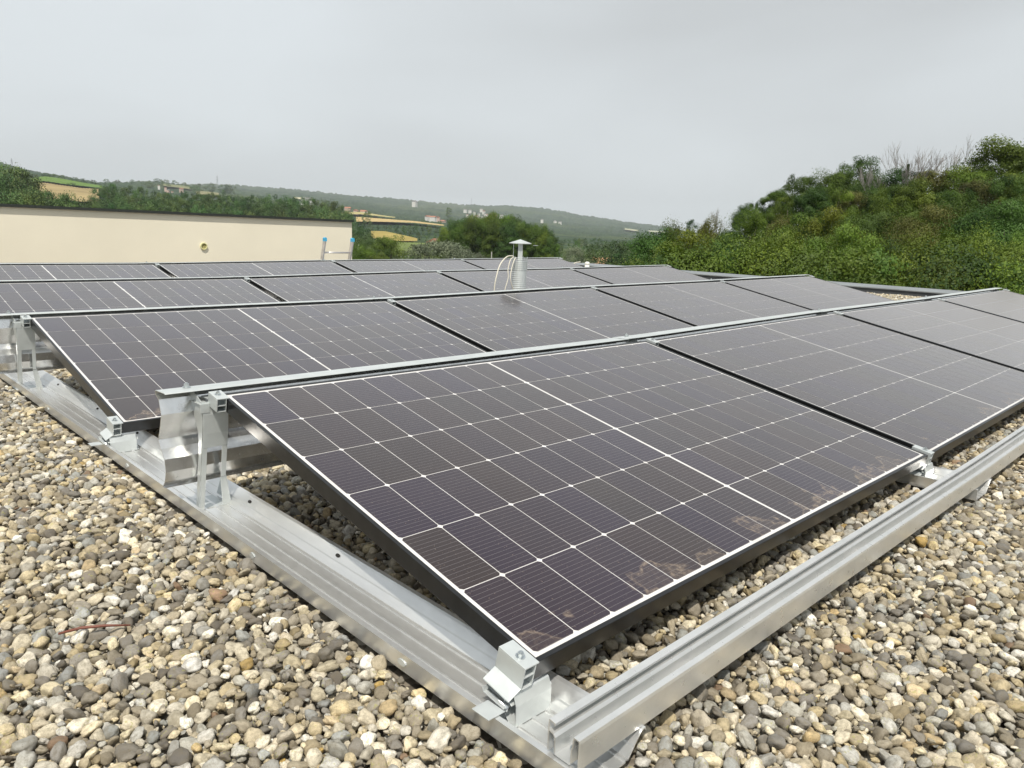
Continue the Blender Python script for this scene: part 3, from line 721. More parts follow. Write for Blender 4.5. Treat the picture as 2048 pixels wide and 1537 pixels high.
na, nr = GZt.shape; vs = np.stack([GX, GY, GZt], -1).reshape(-1, 3)
ii, jj = np.meshgrid(np.arange(na), np.arange(nr-1), indexing='ij'); i2 = (ii+1) % na
F = np.stack([ii*nr+jj, ii*nr+jj+1, i2*nr+jj+1, i2*nr+jj], -1).reshape(-1, 4)
def np_mesh(name, V, F, mats, smooth=True, attrs=None):
    me = bpy.data.meshes.new(name); me.vertices.add(len(V)); me.vertices.foreach_set('co', np.asarray(V, np.float32).ravel())
    k = F.shape[1]; me.loops.add(F.size); me.loops.foreach_set('vertex_index', F.astype(np.int32).ravel())
    me.polygons.add(len(F)); me.polygons.foreach_set('loop_start', np.arange(0, F.size, k, dtype=np.int32)); me.polygons.foreach_set('loop_total', np.full(len(F), k, np.int32))
    me.update(calc_edges=True)
    for m_ in mats: me.materials.append(m_)
    if smooth: me.polygons.foreach_set('use_smooth', [True]*len(F))
    for nm, dat in (attrs or {}).items():
        a = me.attributes.new(nm, 'FLOAT', 'FACE'); a.data.foreach_set('value', np.asarray(dat, np.float32))
    return me
def ground_mat():
    m, t, b = mat('valley_ground'); g = N(t, 'ShaderNodeTexCoord'); P = g.outputs['Object']
    f1 = noise(t, P, .035, 5, .7); f2 = noise(t, P, .0022, 3, .5)
    fo = ramp(t, f1, [(.36, (.010, .024, .012)), (.5, (.026, .050, .024)), (.64, (.060, .092, .038))])
    gr = ramp(t, noise(t, P, .012, 4), [(.35, (.06, .09, .025)), (.65, (.11, .12, .045))])
    k = N(t, 'ShaderNodeMapRange', **{'From Min': .56, 'From Max': .60}); t.links.new(f2, k.inputs[0])
    ds = N(t, 'ShaderNodeVectorMath', operation='LENGTH'); t.links.new(P, ds.inputs[0])
    near = N(t, 'ShaderNodeMapRange', **{'From Min': 280, 'From Max': 420, 'To Min': .8, 'To Max': 0}); t.links.new(ds.outputs['Value'], near.inputs[0])
    c = mixc(t, math_(t, 'MAXIMUM', math_(t, 'MULTIPLY', k.outputs[0], .35), near.outputs[0]), fo.outputs[0], gr.outputs[0])
    t.links.new(c, b.inputs['Base Color']); b.inputs['Roughness'].default_value = .95; b.inputs['Specular IOR Level'].default_value = .1
    return m
o = bpy.data.objects.new('ground', np_mesh('ground', vs, F, [ground_mat()])); col.objects.link(o); tag(o, kind='structure')

def at(px, r, zz=0):
    h = hdir(px); x, y = CAM[0]+h[0]*r, CAM[1]+h[1]*r
    return x, y, float(terr(x, y))+zz
def field(name, pts, c, seed, amp=.12, nsc=.05):
    """pts: list of (px, r_near, r_far)"""
    a = np.array(pts, float); U = np.linspace(a[0, 0], a[-1, 0], 60); n0 = np.interp(U, a[:, 0], a[:, 1]); n1 = np.interp(U, a[:, 0], a[:, 2])
    w = np.random.RandomState(seed); T = np.linspace(0, 1, 26); V = []
    for i, u in enumerate(U):
        j0 = n0[i]*(1+.006*math.sin(i*1.7+seed)); j1 = n1[i]*(1+.006*math.sin(i*2.3+seed*2))
        h = hdir(u)
        for t_ in T:
            r = j0+(j1-j0)*t_; x, y = CAM[0]+h[0]*r, CAM[1]+h[1]*r; V.append((x, y, float(terr(x, y))+1.2+r*.0022))
    n_ = len(T); Fq = np.array([(i*n_+j, i*n_+j+1, (i+1)*n_+j+1, (i+1)*n_+j) for i in range(len(U)-1) for j in range(n_-1)])
    o = bpy.data.objects.new(name, np_mesh(name, np.array(V), Fq, [simple(name+'_crop', c, .95, 0, .1, nscale=nsc, namp=amp)])); col.objects.link(o); tag(o, kind='structure'); return o
field('meadow', [(55, 800, 905), (130, 770, 890), (210, 790, 850)], (.10, .17, .035), 1)
field('field', [(76, 560, 765), (120, 520, 745), (170, 470, 740), (202, 560, 760)], (.29, .225, .11), 2, .25, .03)
field('field', [(683, 930, 1000), (720, 1000, 1160), (790, 1030, 1120)], (.34, .30, .13), 3)
field('field', [(712, 640, 850), (780, 700, 900), (830, 740, 880), (888, 700, 760)], (.42, .32, .15), 4)
field('field', [(742, 350, 430), (770, 340, 440), (835, 345, 372)], (.30, .24, .075), 5, .2)
field('meadow', [(690, 150, 330), (840, 150, 330), (900, 150, 300)], (.13, .17, .05), 6)
field('field', [(1188, 225, 262), (1240, 225, 262)], (.50, .30, .16), 7)
field('field', [(1255, 215, 240), (1300, 215, 240)], (.46, .30, .15), 8)
field('meadow', [(1275, 250, 330), (1320, 250, 330)], (.14, .20, .06), 9)
field('field', [(1250, 2300, 2600), (1278, 2300, 2600)], (.34, .34, .23), 10)
field('field', [(1298, 2400, 2900), (1345, 2400, 2900)], (.34, .35, .25), 11)
field('field', [(590, 2000, 2150), (620, 2000, 2150)], (.45, .42, .28), 12)
field('meadow', [(330, 1500, 1650), (385, 1500, 1750)], (.17, .18, .09), 13)
field('meadow', [(395, 1300, 1480), (440, 1350, 1500)], (.20, .19, .10), 14)

# ---------------------------------------------------------------- foliage
def leaf_mat(name, dark, light, hue=.02, trans=.3):
    m, t, b = mat(name); oi = N(t, 'ShaderNodeObjectInfo'); at_ = N(t, 'ShaderNodeAttribute', attribute_name='tint')
    c = ramp(t, at_.outputs['Fac'], [(0, dark), (1, light)])
    h = N(t, 'ShaderNodeHueSaturation'); t.links.new(c.outputs[0], h.inputs['Color'])
    a = N(t, 'ShaderNodeMapRange', **{'To Min': .5-hue, 'To Max': .5+hue}); t.links.new(oi.outputs['Random'], a.inputs[0]); t.links.new(a.outputs[0], h.inputs['Hue'])
    v = N(t, 'ShaderNodeMapRange', **{'To Min': .70, 'To Max': 1.45}); t.links.new(math_(t, 'FRACT', math_(t, 'MULTIPLY', oi.outputs['Random'], 17.3)), v.inputs[0]); t.links.new(v.outputs[0], h.inputs['Value'])
    t.links.new(h.outputs[0], b.inputs['Base Color']); b.inputs['Roughness'].default_value = .55; b.inputs['Specular IOR Level'].default_value = .25
    tr = N(t, 'ShaderNodeBsdfTranslucent'); t.links.new(h.outputs[0], tr.inputs['Color'])
    mx_ = N(t, "ShaderNodeMixShader", Fac=trans); o_ = t.nodes['Material Output']
    t.links.new(b.outputs[0], mx_.inputs[1]); t.links.new(tr.outputs[0], mx_.inputs[2]); t.links.new(mx_.outputs[0], o_.inputs[0]); return m
L_green = leaf_mat('green_leaves', (.030, .066, .008), (.135, .205, .024))
L_dark = leaf_mat('dark_leaves', (.022, .054, .010), (.082, .150, .026))
L_olive = leaf_mat('olive_leaves', (.055, .062, .014), (.175, .170, .040))
L_bright = leaf_mat('bright_leaves', (.060, .10, .008), (.21, .27, .028))
L_pale = leaf_mat('willow_leaves', (.085, .11, .065), (.19, .215, .14), .01)
L_far = leaf_mat('valley_leaves', (.026, .058, .016), (.100, .160, .042), .035, .15)
M_bark = simple('bark', (.085, .07, .055), .9, nscale=6, namp=.3)
M_greybark = simple('grey_dead_wood', (.27, .25, .24), .85, nscale=6)
def leaves(seed, nclump, per, shape, leaf, rc=(.09, .17), fill=.5):
    """quads in clumps over an uneven crown of unit height; shape(zn)->radius"""
    w = np.random.RandomState(seed); C = []
    while len(C) < nclump:
        z = w.uniform(0, 1); th = w.uniform(0, 2*math.pi); rr = shape(z)*(1+.22*math.sin(3*th+seed)+.15*math.sin(5*th+seed*2+z*6)); q = rr*w.uniform(fill, 1)**.6
        C.append((q*math.cos(th), q*math.sin(th), z, w.uniform(*rc), w.uniform(0, 1)))
    C = np.array(C); idx = np.repeat(np.arange(nclump), per); n = len(idx)
    d = w.normal(size=(n, 3)); d /= np.linalg.norm(d, axis=1)[:, None]
    an = w.uniform(.6, 1.5, (nclump, 3))*np.array([1, 1, .62]); rad_ = C[idx, 3]*(w.uniform(.25, 1.0, n)**.6+np.abs(w.normal(0, .16, n)))
    P = C[idx, :3]+d*rad_[:, None]*an[idx]
    for k_ in range(3):
        f_ = (9., 17., 31.)[k_]; a_ = (.020, .012, .007)[k_]; ph_ = w.uniform(0, 6.28, (3, 3))
        P = P+a_*np.stack([np.sin(P[:, 1]*f_+ph_[0, q])*np.cos(P[:, 2]*f_*1.3+ph_[1, q])+np.sin(P[:, 0]*f_*.8+ph_[2, q]) for q in range(3)], 1)*np.array([1, 1, .8])
    nn = d*1.05+w.normal(size=(n, 3))*.42+np.array([0, 0, .60]); nn /= np.linalg.norm(nn, axis=1)[:, None]
    a = np.cross(nn, w.normal(size=(n, 3))); a /= np.linalg.norm(a, axis=1)[:, None]; b = np.cross(nn, a)
    s = leaf*w.uniform(.6, 1.4, n)[:, None]; a = a*s; b = b*s*.62
    V = np.stack([P-a, P-b*.9, P+a, P+b*.9], 1).reshape(-1, 3); F = np.arange(4*n).reshape(-1, 4)
    tint = np.clip(C[idx, 4]*.75+w.uniform(0, 1, n)*.25, 0, 1)
    return V, F, tint, C
def trunk_mb(seed, h0, C, r=.028, limbs=9):
    w = random.Random(seed); m = MB(); top = .8
    P = [(0, 0, -.05), (w.uniform(-.01, .01), w.uniform(-.01, .01), h0*.6), (w.uniform(-.03, .03), w.uniform(-.03, .03), h0+.2), (w.uniform(-.04, .04), w.uniform(-.04, .04), top)]
    m.tube(P, [r*1.25, r, r*.75, r*.25], 7)
    for k in range(limbs):
        c = C[w.randrange(len(C))]; z0 = w.uniform(h0*.7, .6); q = Vector((0, 0, z0)); e = Vector(c[:3])
        m.tube([q, q.lerp(e, .5)+Vector((0, 0, .04)), e], [r*.42, r*.25, r*.08], 5)
    return m
SH = {'full': lambda z: .40*math.sqrt(max(0, 1-((z-.47)/.54)**2)),
      'round': lambda z: .42*math.sqrt(max(0, 1-((z-.58)/.44)**2)) if .14 < z else .05,
      'wide': lambda z: .55*math.sqrt(max(0, 1-((z-.52)/.50)**2)),
      'tall': lambda z: .26*math.sqrt(max(0, 1-((z-.56)/.46)**2)),
      'shrub': lambda z: .62*math.sqrt(max(0, 1-(max(0, z-.25)/.75)**2))*(1 if z > .06 else .8),
      'slim': lambda z: .20*(1-z)**.5*(1 if z > .1 else .6)+.02}
PROTO = {}
hid = bpy.data.collections.new('unused')
def proto(key, kind, lm, seed, nclump, per, leaf, rc=(.09, .17), fill=.5, h0=.25):
    V, F, tint, C = leaves(seed, nclump, per, SH[kind], leaf, rc, fill)
    PROTO[key] = (np_mesh('crown', V, F, [lm], False, {'tint': tint}), trunk_mb(seed, h0, C).mesh('trunk', M_bark, True), lm)
def tree(key, px, r, pytop, name, lab, cat, group=None, wscale=1.0, lm=None, sink=.3, single=False, hmin=2.0, rz=None):
    x, y, z = at(px, r, -sink); h = max(hmin, CAM[2]+r*elev(px, pytop)-z)
    cr, tk, _ = PROTO[key]
    rz = rnd.uniform(0, 6.28) if rz is None else rz
    if single:
        o = bpy.data.objects.new(name, cr); col.objects.link(o); o.location = (x, y, z)
    else:
        o = empty(name, (x, y, z))
        for nm, me in (('crown', cr), ('trunk', tk)):
            c = bpy.data.objects.new(nm, me); col.objects.link(c); c.parent = o
            if nm == 'crown' and lm is not None:
                c.material_slots[0].link = 'OBJECT'; c.material_slots[0].material = lm
    if single and lm is not None: o.material_slots[0].link = 'OBJECT'; o.material_slots[0].material = lm
    o.rotation_euler = (0, 0, rz); ws = h*wscale; o.scale = (ws*rnd.uniform(.9, 1.12), ws*rnd.uniform(.9, 1.12), h)
    return tag(o, lab, cat, group)
# near kinds, thick with leaves
for k in range(3):
    proto('nr%d' % k, 'full', L_green, 11+k, 66, 760, .0092, (.075, .155), .45, .15)
    proto('nw%d' % k, 'wide', L_dark, 21+k, 70, 760, .0092, (.08, .16), .45, .15)
    proto('ns%d' % k, 'shrub', L_green, 31+k, 42, 1250, .0082, (.10, .20), .30, .1)
proto('nt0', 'tall', L_dark, 41, 70, 300, .0075, (.06, .10), .3)
proto('nt1', 'tall', L_green, 42, 70, 300, .0075, (.06, .10), .3)
proto('sp0', 'tall', L_olive, 43, 40, 190, .0075, (.06, .11), .2)
for k in range(4):
    proto('fr%d' % k, 'round', L_far, 51+k, 34, 210, .015, (.10, .18), .35)
    proto('fw%d' % k, 'wide', L_far, 61+k, 36, 210, .015, (.10, .19), .3)
proto('ft0', 'tall', L_far, 71, 50, 110, .014, (.07, .11), .3); proto('fs0', 'slim', L_far, 72, 50, 30, .022, (.04, .07), .1)
proto('wi0', 'shrub', L_pale, 73, 90, 200, .012, (.08, .16), .3, .1)

# the wooded bank on the right: tall trees behind
BANK = [  # key, px, r, top py, width, material, label
    ('nr0', 1548, 42, 386, 1.05, L_green, 'rounded green tree at the left shoulder of the wooded bank'),
    ('nw0', 1600, 46, 356, .85, L_dark, 'dark green tree rising behind the left shoulder of the wooded bank'),
    ('nr1', 1655, 44, 348, .95, L_green, 'broad green tree left of the slender top on the wooded bank'),
    ('nt0', 1690, 50, 330, .9, L_dark, 'narrow dark tree top next to the slender pointed tree'),
    ('nt1', 1718, 49, 318, .95, L_dark, 'slender pointed tree top standing highest left of the bare trees'),
    ('nr2', 1735, 40, 356, .85, L_dark, 'dense tree in front of the slender pointed tree'),
    ('nt1', 1784, 39, 342, 1.5, L_dark, 'dark green tree at the foot of the ivy-clad trunk'),
    ('nr1', 1852, 40, 346, .95, L_olive, 'olive tree below the right-hand bare branches'),
    ('nr1', 1928, 36, 346, 1.05, L_green, 'dark leafy tree at the left foot of the tall right tree'),
    ('nr0', 1985, 38, 296, 1.25, L_green, 'tallest dense green tree near the right edge of the photo'),
    ('nr2', 2062, 37, 303, 1.2, L_green, 'green tree cut off by the right edge of the photo'),
    ('nw1', 2130, 34, 400, .8, L_dark, 'dark tree beyond the right edge of the wooded bank'),
    ('nw2', 1500, 47, 410, .8, L_dark, 'low dark tree at the far left of the wooded bank'),
    ('nt0', 1380, 60, 440, .9, L_dark, 'small dark upright tree alone left of the wooded bank'),
    ('nw2', 1765, 45, 372, .8, L_green, 'broad tree filling the middle of the wooded bank'),
    ('nw0', 1895, 44, 385, .8, L_dark, 'shaded tree deep in the bank behind the olive tree'),
]
for key, px, r, py, w, lm, lab in BANK:
    tree(key, px, r*1.35, py, 'tree', lab, 'tree', 'tall trees on the right bank', w*.9, lm, sink=-1.5)
for i in range(15):
    px = 1490+i*42; py = float(np.interp(px, [1490, 1560, 1700, 1900, 2100], [432, 400, 378, 380, 352]))+rnd.uniform(-8, 14)
    tree(['nw0', 'nr1', 'nw1', 'nr2', 'nw2'][i % 5], px, 46+rnd.uniform(-2, 2), py, 'tree', 'leafy crown lower down among the tall trees of the right bank', 'tree', 'lower crowns of the right bank', rnd.uniform(.6, .85), [L_dark, L_green, L_green, L_dark, L_green, L_olive][i % 6], sink=-1)
# shrubs in front, two ranks
mats_ = [L_green, L_olive, L_bright, L_green, L_dark, L_bright, L_green, L_olive]
mn = {'green_leaves': 'green', 'olive_leaves': 'olive-brown', 'bright_leaves': 'bright yellow-green', 'dark_leaves': 'dark green'}
cnt = {}; NTH = ['first', 'second', 'third', 'fourth', 'fifth', 'sixth', 'seventh', 'eighth', 'ninth', 'tenth', 'eleventh', 'twelfth', 'thirteenth', 'fourteenth']
def shrub(px, r, py, lm, rank, w=.8):
    c = mn[lm.name]; cnt[(c, rank)] = cnt.get((c, rank), 0)+1
    tree('ns%d' % rnd.randrange(3), px, r, py, 'shrub', '%s %s shrub from the left in the %s rank on the bank' % (NTH[cnt[(c, rank)]-1], c, rank), 'shrub', 'shrubs on the right bank', w, lm, hmin=1.2)
rnd.seed(5)
for i, (px, py, lm) in enumerate([(1318, 478, L_dark), (1352, 470, L_green), (1418, 452, L_olive), (1462, 468, L_dark), (1505, 440, L_green), (1560, 452, L_olive), (1612, 446, L_green), (1662, 430, L_bright), (1715, 448, L_dark), (1765, 452, L_dark),
                                  (1815, 436, L_green), (1868, 432, L_olive), (1915, 440, L_green), (1965, 446, L_dark), (2020, 430, L_dark), (2075, 440, L_green)]):
    shrub(px, 31+rnd.uniform(-2, 3), py+rnd.uniform(-12, 10), lm, 'rear', rnd.uniform(.5, .75))
for i, (px, py, lm) in enumerate([(1340, 502, L_green), (1388, 488, L_bright), (1432, 508, L_dark), (1470, 505, L_dark), (1515, 500, L_green), (1565, 482, L_green), (1610, 505, L_dark), (1650, 486, L_green), (1700, 478, L_green), (1745, 500, L_green),
                                  (1790, 500, L_dark), (1838, 486, L_bright), (1880, 500, L_olive), (1925, 478, L_green), (1965, 512, L_dark), (2010, 500, L_green), (2055, 485, L_green), (2110, 500, L_bright)]):
    shrub(px, 24+rnd.uniform(-2, 3), py+rnd.uniform(-14, 10), lm, 'front', rnd.uniform(.45, .75))
for i, px in enumerate(range(1330, 2130, 62)):
    shrub(px+rnd.uniform(-10, 10), 18.5+rnd.uniform(-1, 1), 528+(px-1330)*.036+rnd.uniform(-12, 14), [L_dark, L_green, L_dark, L_bright, L_green][i % 5], 'lowest', rnd.uniform(.6, 1.0))

# bare trees and the ivy-clad trunk
def bare(px, r, pytop, lab, seed, spread=.5, name='bare_tree'):
    w = random.Random(seed); x, y, z = at(px, r, -.3); h = CAM[2]+r*elev(px, pytop)-z; m = MB()
    def grow(p, d, L, rad_, lev):
        e = p+d*L; mid = p+d*L*.5+Vector((w.uniform(-1, 1), w.uniform(-1, 1), w.uniform(-.3, .6)))*L*.06
        m.tube([p, mid, e], [rad_, rad_*.85, rad_*.68], 5 if lev < 2 else 3, cap=False)
        if lev >= 5: return
        for k in range(3):
            dd = (d+Vector((w.uniform(-1, 1), w.uniform(-1, 1), w.uniform(.05, .5)))*spread).normalized()
            grow(p+(e-p)*w.uniform(.6, 1), dd, L*w.uniform(.6, .74), rad_*.64, lev+1)
    grow(Vector((0, 0, 0)), Vector((w.uniform(-.05, .05), w.uniform(-.05, .05), 1)).normalized(), .36, .0085, 0)
    zm = sorted(v[2] for v in m.v)[int(len(m.v)*.985)]; m.v = [(v[0]/zm, v[1]/zm, v[2]/zm) for v in m.v]
    e_ = empty(name, (x, y, z), lab, 'tree', 'bare trees above the bank')
    o_ = m.build('trunk', M_greybark, e_); e_.scale = (h*.6, h*.6, h); return e_, h
bare(1812, 54, 290, 'leafless grey tree rising behind the ivy-clad trunk', 3, .7)
bare(1872, 55, 288, 'tallest leafless grey tree above the olive tree', 8, .7)
bare(1745, 53, 330, 'small leafless tree left of the ivy-clad trunk', 12, .6)
bare(1437, 62, 420, 'thin bare sapling on the left end of the bank', 15, .35)
iv, hh = bare(1800, 52, 322, 'old trunk thickly clad in dark ivy below the bare branches', 21, .35, 'ivy_clad_tree')
w = np.random.RandomState(3); n = 2600; zz = w.uniform(.25, .97, n); th = w.uniform(0, 6.28, n); rr = .042*(1.25-zz)*w.uniform(.6, 1.3, n)
P = np.stack([rr*np.cos(th)+.02*np.sin(zz*9), rr*np.sin(th), zz], 1); a = w.normal(size=(n, 3)); a /= np.linalg.norm(a, axis=1)[:, None]; b = np.cross(a, w.normal(size=(n, 3))); b /= np.linalg.norm(b, axis=1)[:, None]
V = np.stack([P-a*.011, P-b*.008, P+a*.011, P+b*.008], 1).reshape(-1, 3)
o = bpy.data.objects.new('ivy', np_mesh('ivy', V, np.arange(4*n).reshape(-1, 4), [L_dark], False, {'tint': w.uniform(0, 1, n)})); col.objects.link(o); o.parent = iv

# trees in the valley
rnd.seed(11)
def kind_far(): return rnd.choice(['fr0', 'fr1', 'fr2', 'fr3', 'fw0', 'fw1', 'fw2', 'fw3'])
def belt(pts, r0, r1, step, lab, group, jit=4, wsc=1.0, keys=None, lm=None, drop=0):
    px = pts[0][0]
    while px < pts[-1][0]:
        top = np.interp(px, [p[0] for p in pts], [p[1] for p in pts])+rnd.uniform(-jit, jit)+drop
        tree(rnd.choice(keys) if keys else kind_far(), px, rnd.uniform(r0, r1), top, 'tree', lab, 'tree', group, wsc*rnd.uniform(.85, 1.2), lm, single=True, hmin=3)
        px += step*rnd.uniform(.7, 1.3)
belt([(-60, 335), (20, 336), (45, 343), (70, 366), (84, 388)], 225, 245, 15.9, 'dense green crown in the tree group at the left edge', 'trees at the left edge', 3, 0.61)
belt([(-60, 358), (50, 362), (78, 386)], 205, 215, 18.8, 'dense green crown in the tree group at the left edge', 'trees at the left edge', 4, 0.61)
belt([(60, 384), (110, 390), (168, 397)], 190, 200, 14.5, 'low dark crown just above the cream wall at left', 'low trees above the wall at left', 3, 0.51)
belt([(-40, 388), (60, 390), (172, 408)], 165, 175, 17.4, 'low dark crown just above the cream wall at left', 'low trees above the wall at left', 4, 0.51)
belt([(200, 378), (215, 371), (250, 374), (300, 382), (340, 392), (400, 386), (440, 392), (500, 395), (560, 394), (600, 398), (640, 404), (690, 414)], 310, 340, 11.6, 'green crown along the top of the belt behind the cream wall', 'top of the tree belt behind the wall', 4, 0.61)
belt([(196, 394), (300, 396), (400, 402), (500, 406), (600, 412), (700, 428)], 265, 285, 14.5, 'green crown in the middle of the belt behind the cream wall', 'middle of the tree belt behind the wall', 5, 0.61)
belt([(184, 408), (300, 410), (400, 417), (700, 436)], 220, 240, 15.9, 'green crown low in the belt behind the cream wall', 'foot of the tree belt behind the wall', 4, 0.55)
belt([(700, 446), (745, 456), (765, 475)], 210, 240, 14.5, 'dark crown right of the cream wall corner', 'dark trees by the wall corner', 4, 0.61)
belt([(702, 468), (752, 480)], 170, 190, 14.5, 'dark crown right of the cream wall corner', 'dark trees by the wall corner', 4, 0.55)
belt([(745, 452), (800, 448), (880, 452), (900, 456)], 470, 560, 13.0, 'blue-green crown in the wood below the tan field', 'wood below the tan field', 3, 0.73)
belt([(740, 466), (800, 464), (890, 470)], 420, 460, 13.0, 'blue-green crown in the wood below the tan field', 'wood below the tan field', 4, 0.73)
belt([(790, 482), (900, 482)], 370, 400, 14.5, 'blue-green crown in the wood below the tan field', 'wood below the tan field', 4, 0.73)
belt([(690, 432), (760, 436), (880, 444)], 900, 960, 18.8, 'small tree along the hedge between the two pale fields', 'hedge trees between pale fields', 2, 1.46)
tree('fw1', 736, 600, 424, 'tree', 'single dark tree standing on the tan field', 'tree', None, .7, single=True)
tree('nr1', 780, 130, 477, 'tree', 'single dark green tree before the low tan field', 'tree', None, .9, L_green)
tree('ft0', 804, 120, 502, 'tree', 'small pointed tree right of the single dark tree', 'tree', None, .8, L_green, single=True)
for i, (px, py) in enumerate([(718, 500), (738, 508), (756, 512), (820, 518)]):
    tree('ns%d' % (i % 3), px, 95, py, 'shrub', ['green', 'small green', 'low green', 'lowest green'][i]+' shrub right of the wall corner, %s from it' % NTH[i], 'shrub', 'shrubs by the wall corner', .8, L_green, hmin=1)
for i, (px, py, w_) in enumerate([(838, 496, 1.0), (872, 490, 1.0), (905, 492, .95), (930, 505, .8), (955, 514, .7)]):
    tree('wi0', px, 85+i*2, py, 'willow', '%s silvery willow bush from the left, before the dark grove' % NTH[i], 'willow', 'silvery willow bushes', .9*w_, hmin=2)
# the dark grove in the middle
rnd.seed(2); arc = [(888, 470), (905, 452), (930, 443), (965, 438), (1000, 439), (1035, 444), (1070, 454), (1095, 466), (1110, 478)]
for rk, (r0, dr) in enumerate([(165, 6), (150, 0), (142, 12)]):
    px = 890+rk*4
    while px < 1106:
        top = np.interp(px, [a[0] for a in arc], [a[1] for a in arc])+rnd.uniform(-1.5, 2)+dr
        tree(rnd.choice(['nr0', 'nr1', 'nt1', 'nr2']), px, r0, top, 'tree', 'tall green crown in the domed grove behind the flue pipe', 'tree', 'domed grove behind the flue', .55, rnd.choice([L_green, L_green, L_dark]), single=True)
        px += 17
belt([(1095, 488), (1150, 486), (1200, 492), (1260, 486), (1310, 490)], 260, 330, 14, 'pale hazy crown in the valley wood right of the grove', 'valley wood right of the grove', 5, .6, ['fr0', 'fr2', 'ft0', 'fw1'])
belt([(1090, 474), (1180, 478), (1310, 484)], 420, 560, 13, 'distant crown in the upper valley wood right of the grove', 'upper valley wood', 4, .7)
belt([(1100, 500), (1190, 505)], 200, 230, 15, 'low crown behind the flue cap at right', 'low trees right of the grove', 4, .5)
for i, (px, py, w_, k) in enumerate([(1150, 500, .8, 'wi0'), (1235, 486, 1.0, 'fw2'), (1262, 490, .9, 'fr1'), (1218, 500, .8, 'fr3'), (1300, 505, .9, 'fw0')]):
    tree(k, px, 125, py, 'tree', ['greyish bushy tree right of the flue cap', 'rounded dark tree between the two orange fields', 'dark tree beside the right orange field', 'low tree before the left orange field', 'low tree under the wooded bank'][i], 'tree', None, w_, single=True)
for i in range(16):
    px = rnd.uniform(215, 470); tree(kind_far(), px, rnd.uniform(1400, 1900), float(np.interp(px, [215, 300, 450], [364, 359, 372]))+rnd.uniform(-3, 8), 'tree', 'tiny far crown on the scrubby hill left of the mast', 'tree', 'scattered trees on the far hill', 1.3, single=True, hmin=8)
for i in range(8): tree(kind_far(), 60+i*19+rnd.uniform(-5, 5), 930, 352+i*2.2+rnd.uniform(-2, 1), 'tree', 'dark tree along the upper edge of the green meadow', 'tree', 'trees above the green meadow', 1.4, single=True, hmin=6)
tree('fw0', 149, 770, 367, 'bush', 'round dark bush alone between green meadow and tan field', 'bush', None, 1.6, single=True, hmin=5)
tree('fs0', 450, 900, 382, 'tree', 'single dark conifer standing above the tree belt', 'tree', None, 1.4, single=True)
tree('fs0', 898, 1300, 417, 'tree', 'pointed conifer left of the white village houses', 'tree', None, 1.4, single=True)

# ---------------------------------------------------------------- houses, masts, poles
M_wt = simple('white_house_wall', (.62, .61, .58), .8); M_or = simple('tiled_house_roof', (.34, .15, .095), .8); M_gr = simple('grey_house_roof', (.22, .21, .21), .8); M_pk = simple('rose_house_wall', (.52, .38, .32), .8)
def house(px, r, py, w_, d_, h_, rot_, wm, rm, lab, grp, lift=None):
    x, y, z = at(px, r); zc = CAM[2]+r*elev(px, py)
    e = empty('house', (x, y, zc-h_*.5), lab, 'house', grp); e.rotation_euler = (0, 0, rot_)
    m = MB(); m.box((-w_/2, -d_/2, -h_-3), (w_/2, d_/2, h_*.55)); m.build('wall', wm, e)
    m = MB(); o_ = .4; t_ = h_*.55; k = h_*1.05
    m.add([(-w_/2-o_, -d_/2-o_, t_+.02), (w_/2+o_, -d_/2-o_, t_+.02), (w_/2+o_, d_/2+o_, t_+.02), (-w_/2-o_, d_/2+o_, t_+.02), (-w_/2-o_, 0, k), (w_/2+o_, 0, k)], [(0, 1, 5, 4), (2, 3, 4, 5), (0, 4, 3), (1, 2, 5), (0, 3, 2, 1)])
    m.build('roof', rm, e)
rnd.seed(21)
VIL = [(1, 'white house in the hillside village above the grove', 'white houses of the hillside village', [(930, 420), (939, 421), (948, 425), (953, 433), (938, 436), (962, 419), (967, 423), (969, 428), (965, 434), (977, 435), (985, 432), (992, 432), (998, 436), (1003, 431), (1001, 437), (934, 430), (944, 434), (957, 428), (960, 436), (972, 430), (981, 428), (988, 437)], 1900, (M_wt,), (M_gr, M_or), 9),
       (2, 'red-roofed farm building below the wooded ridge', 'red-roofed farm buildings', [(856, 434), (866, 435), (876, 436), (872, 441), (886, 443)], 1250, (M_wt, M_pk), (M_or,), 11),
       (3, 'rose-walled house in the lower village right of the grove', 'houses of the lower village', [(1104, 464), (1112, 466), (1119, 466), (1126, 468), (1128, 473), (1135, 475)], 1500, (M_pk, M_wt), (M_or,), 9),
       (4, 'white house on the wooded slope right of the village', 'houses on the wooded slope', [(1084, 440), (1110, 443), (1120, 445), (1196, 464), (1222, 469)], 2300, (M_wt,), (M_gr,), 13),
       (5, 'house by the pale field below the ridge', 'houses by the pale field', [(696, 417), (712, 422), (726, 423), (728, 424)], 1150, (M_pk, M_wt), (M_or,), 10),
       (6, 'pale house half hidden on the scrubby far hill', 'houses on the far hill', [(322, 372), (340, 381), (348, 384), (366, 378), (374, 388), (335, 376)], 1350, (M_wt, M_pk), (M_or, M_gr), 6)]
for _, lab, grp, pts, r, wm, rm, sz in VIL:
    for px, py in pts: house(px, r+rnd.uniform(-40, 40), py, sz*.72*rnd.uniform(.8, 1.3), sz*.55, sz*.34, rnd.uniform(0, 3), rnd.choice(wm), rnd.choice(rm), lab, grp)
house(829, 1800, 404, 12, 9, 6, .5, M_wt, M_gr, 'lone white house high on the wooded ridge', None)
house(880, 330, 487, 9, 7, 3.6, .3, M_pk, M_or, 'small rose shed between the willows and the wood', None)
house(616, 1500, 399, 22, 10, 6, .2, M_wt, M_gr, 'long pale house below the ridge behind the tree belt', None)
M_mast = simple('mast_steel', (.30, .32, .34), .6)
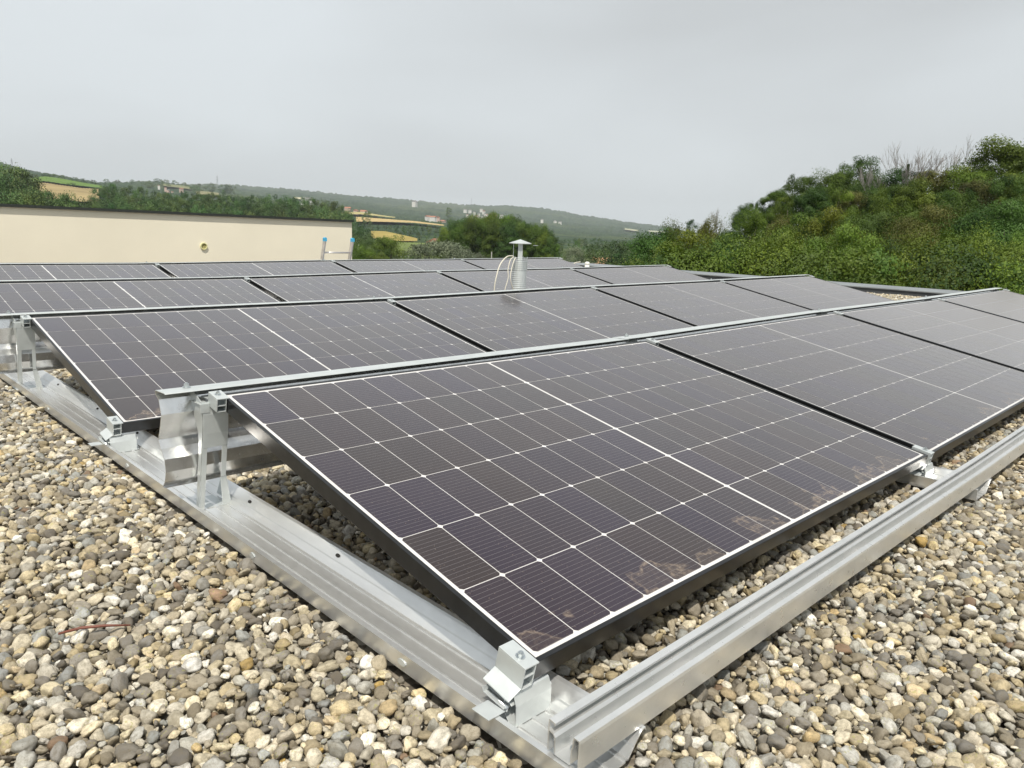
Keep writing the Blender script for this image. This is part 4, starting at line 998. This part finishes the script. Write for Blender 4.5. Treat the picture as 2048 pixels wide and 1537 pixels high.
def mast(px, r, pyt, pyb, lab, wd):
    x, y, z = at(px, r); zt_ = CAM[2]+r*elev(px, pyt); zb = CAM[2]+r*elev(px, pyb)-6; H = zt_-zb; e = empty('mast', (x, y, zb), lab, 'mast', 'lattice masts on the ridge')
    m = MB()
    for sx in (-1, 1):
        for sy in (-1, 1): m.tube([(sx*wd, sy*wd, 0), (sx*wd*.15, sy*wd*.15, H)], .22, 4)
    for k in range(7):
        za, zb2 = H*k/7, H*(k+1)/7; wa, wb = wd*(1-.85*k/7), wd*(1-.85*(k+1)/7)
        m.tube([(-wa, -wa, za), (wb, -wb, zb2)], .12, 3); m.tube([(wa, wa, za), (-wb, wb, zb2)], .12, 3)
    m.build('tower', M_mast, e); m = MB()
    for f_, s_ in ((.70, 3.6), (.84, 2.8)): m.tube([(-s_, 0, H*f_), (s_, 0, H*f_)], .2, 4)
    m.build('crossarm', M_mast, e)
mast(438, 2100, 352, 374, 'lattice mast on the saddle above the tree belt', 2.2)
mast(942, 3600, 397, 408, 'tiny lattice mast on the skyline above the village', 2.6)
mast(35, 2000, 318, 330, 'tiny lattice mast on the skyline at far left', 1.8)
for px, pyt, r, lab in ((985, 504, 120, 'thin pale pole at the foot of the dark grove'), (717, 488, 190, 'thin pale pole right of the ladder')):
    x, y, z = at(px, r, -.5); zt_ = CAM[2]+r*elev(px, pyt); m = MB(); m.tube([(0, 0, 0), (0, 0, zt_-z)], [.11, .08], 8); o = m.build('pole', simple('pale_pole', (.42, .41, .38), .7)); o.location = (x, y, z); tag(o, lab, 'pole')

# ---------------------------------------------------------------- air
m = MB(); m.box((-9700, -9700, -120), (9700, 9700, 420))
mh = bpy.data.materials.new('haze_air'); mh.use_nodes = True; th_ = mh.node_tree; th_.nodes.clear()
pv = N(th_, 'ShaderNodeVolumePrincipled', Density=HAZE if 'HAZE' in globals() else 1.25e-4); pv.inputs['Color'].default_value = (.88, .945, 1.0, 1); pv.inputs['Anisotropy'].default_value = 0
oo = N(th_, 'ShaderNodeOutputMaterial'); th_.links.new(pv.outputs[0], oo.inputs['Volume'])
hz = m.build('haze', mh); tag(hz, kind='stuff')
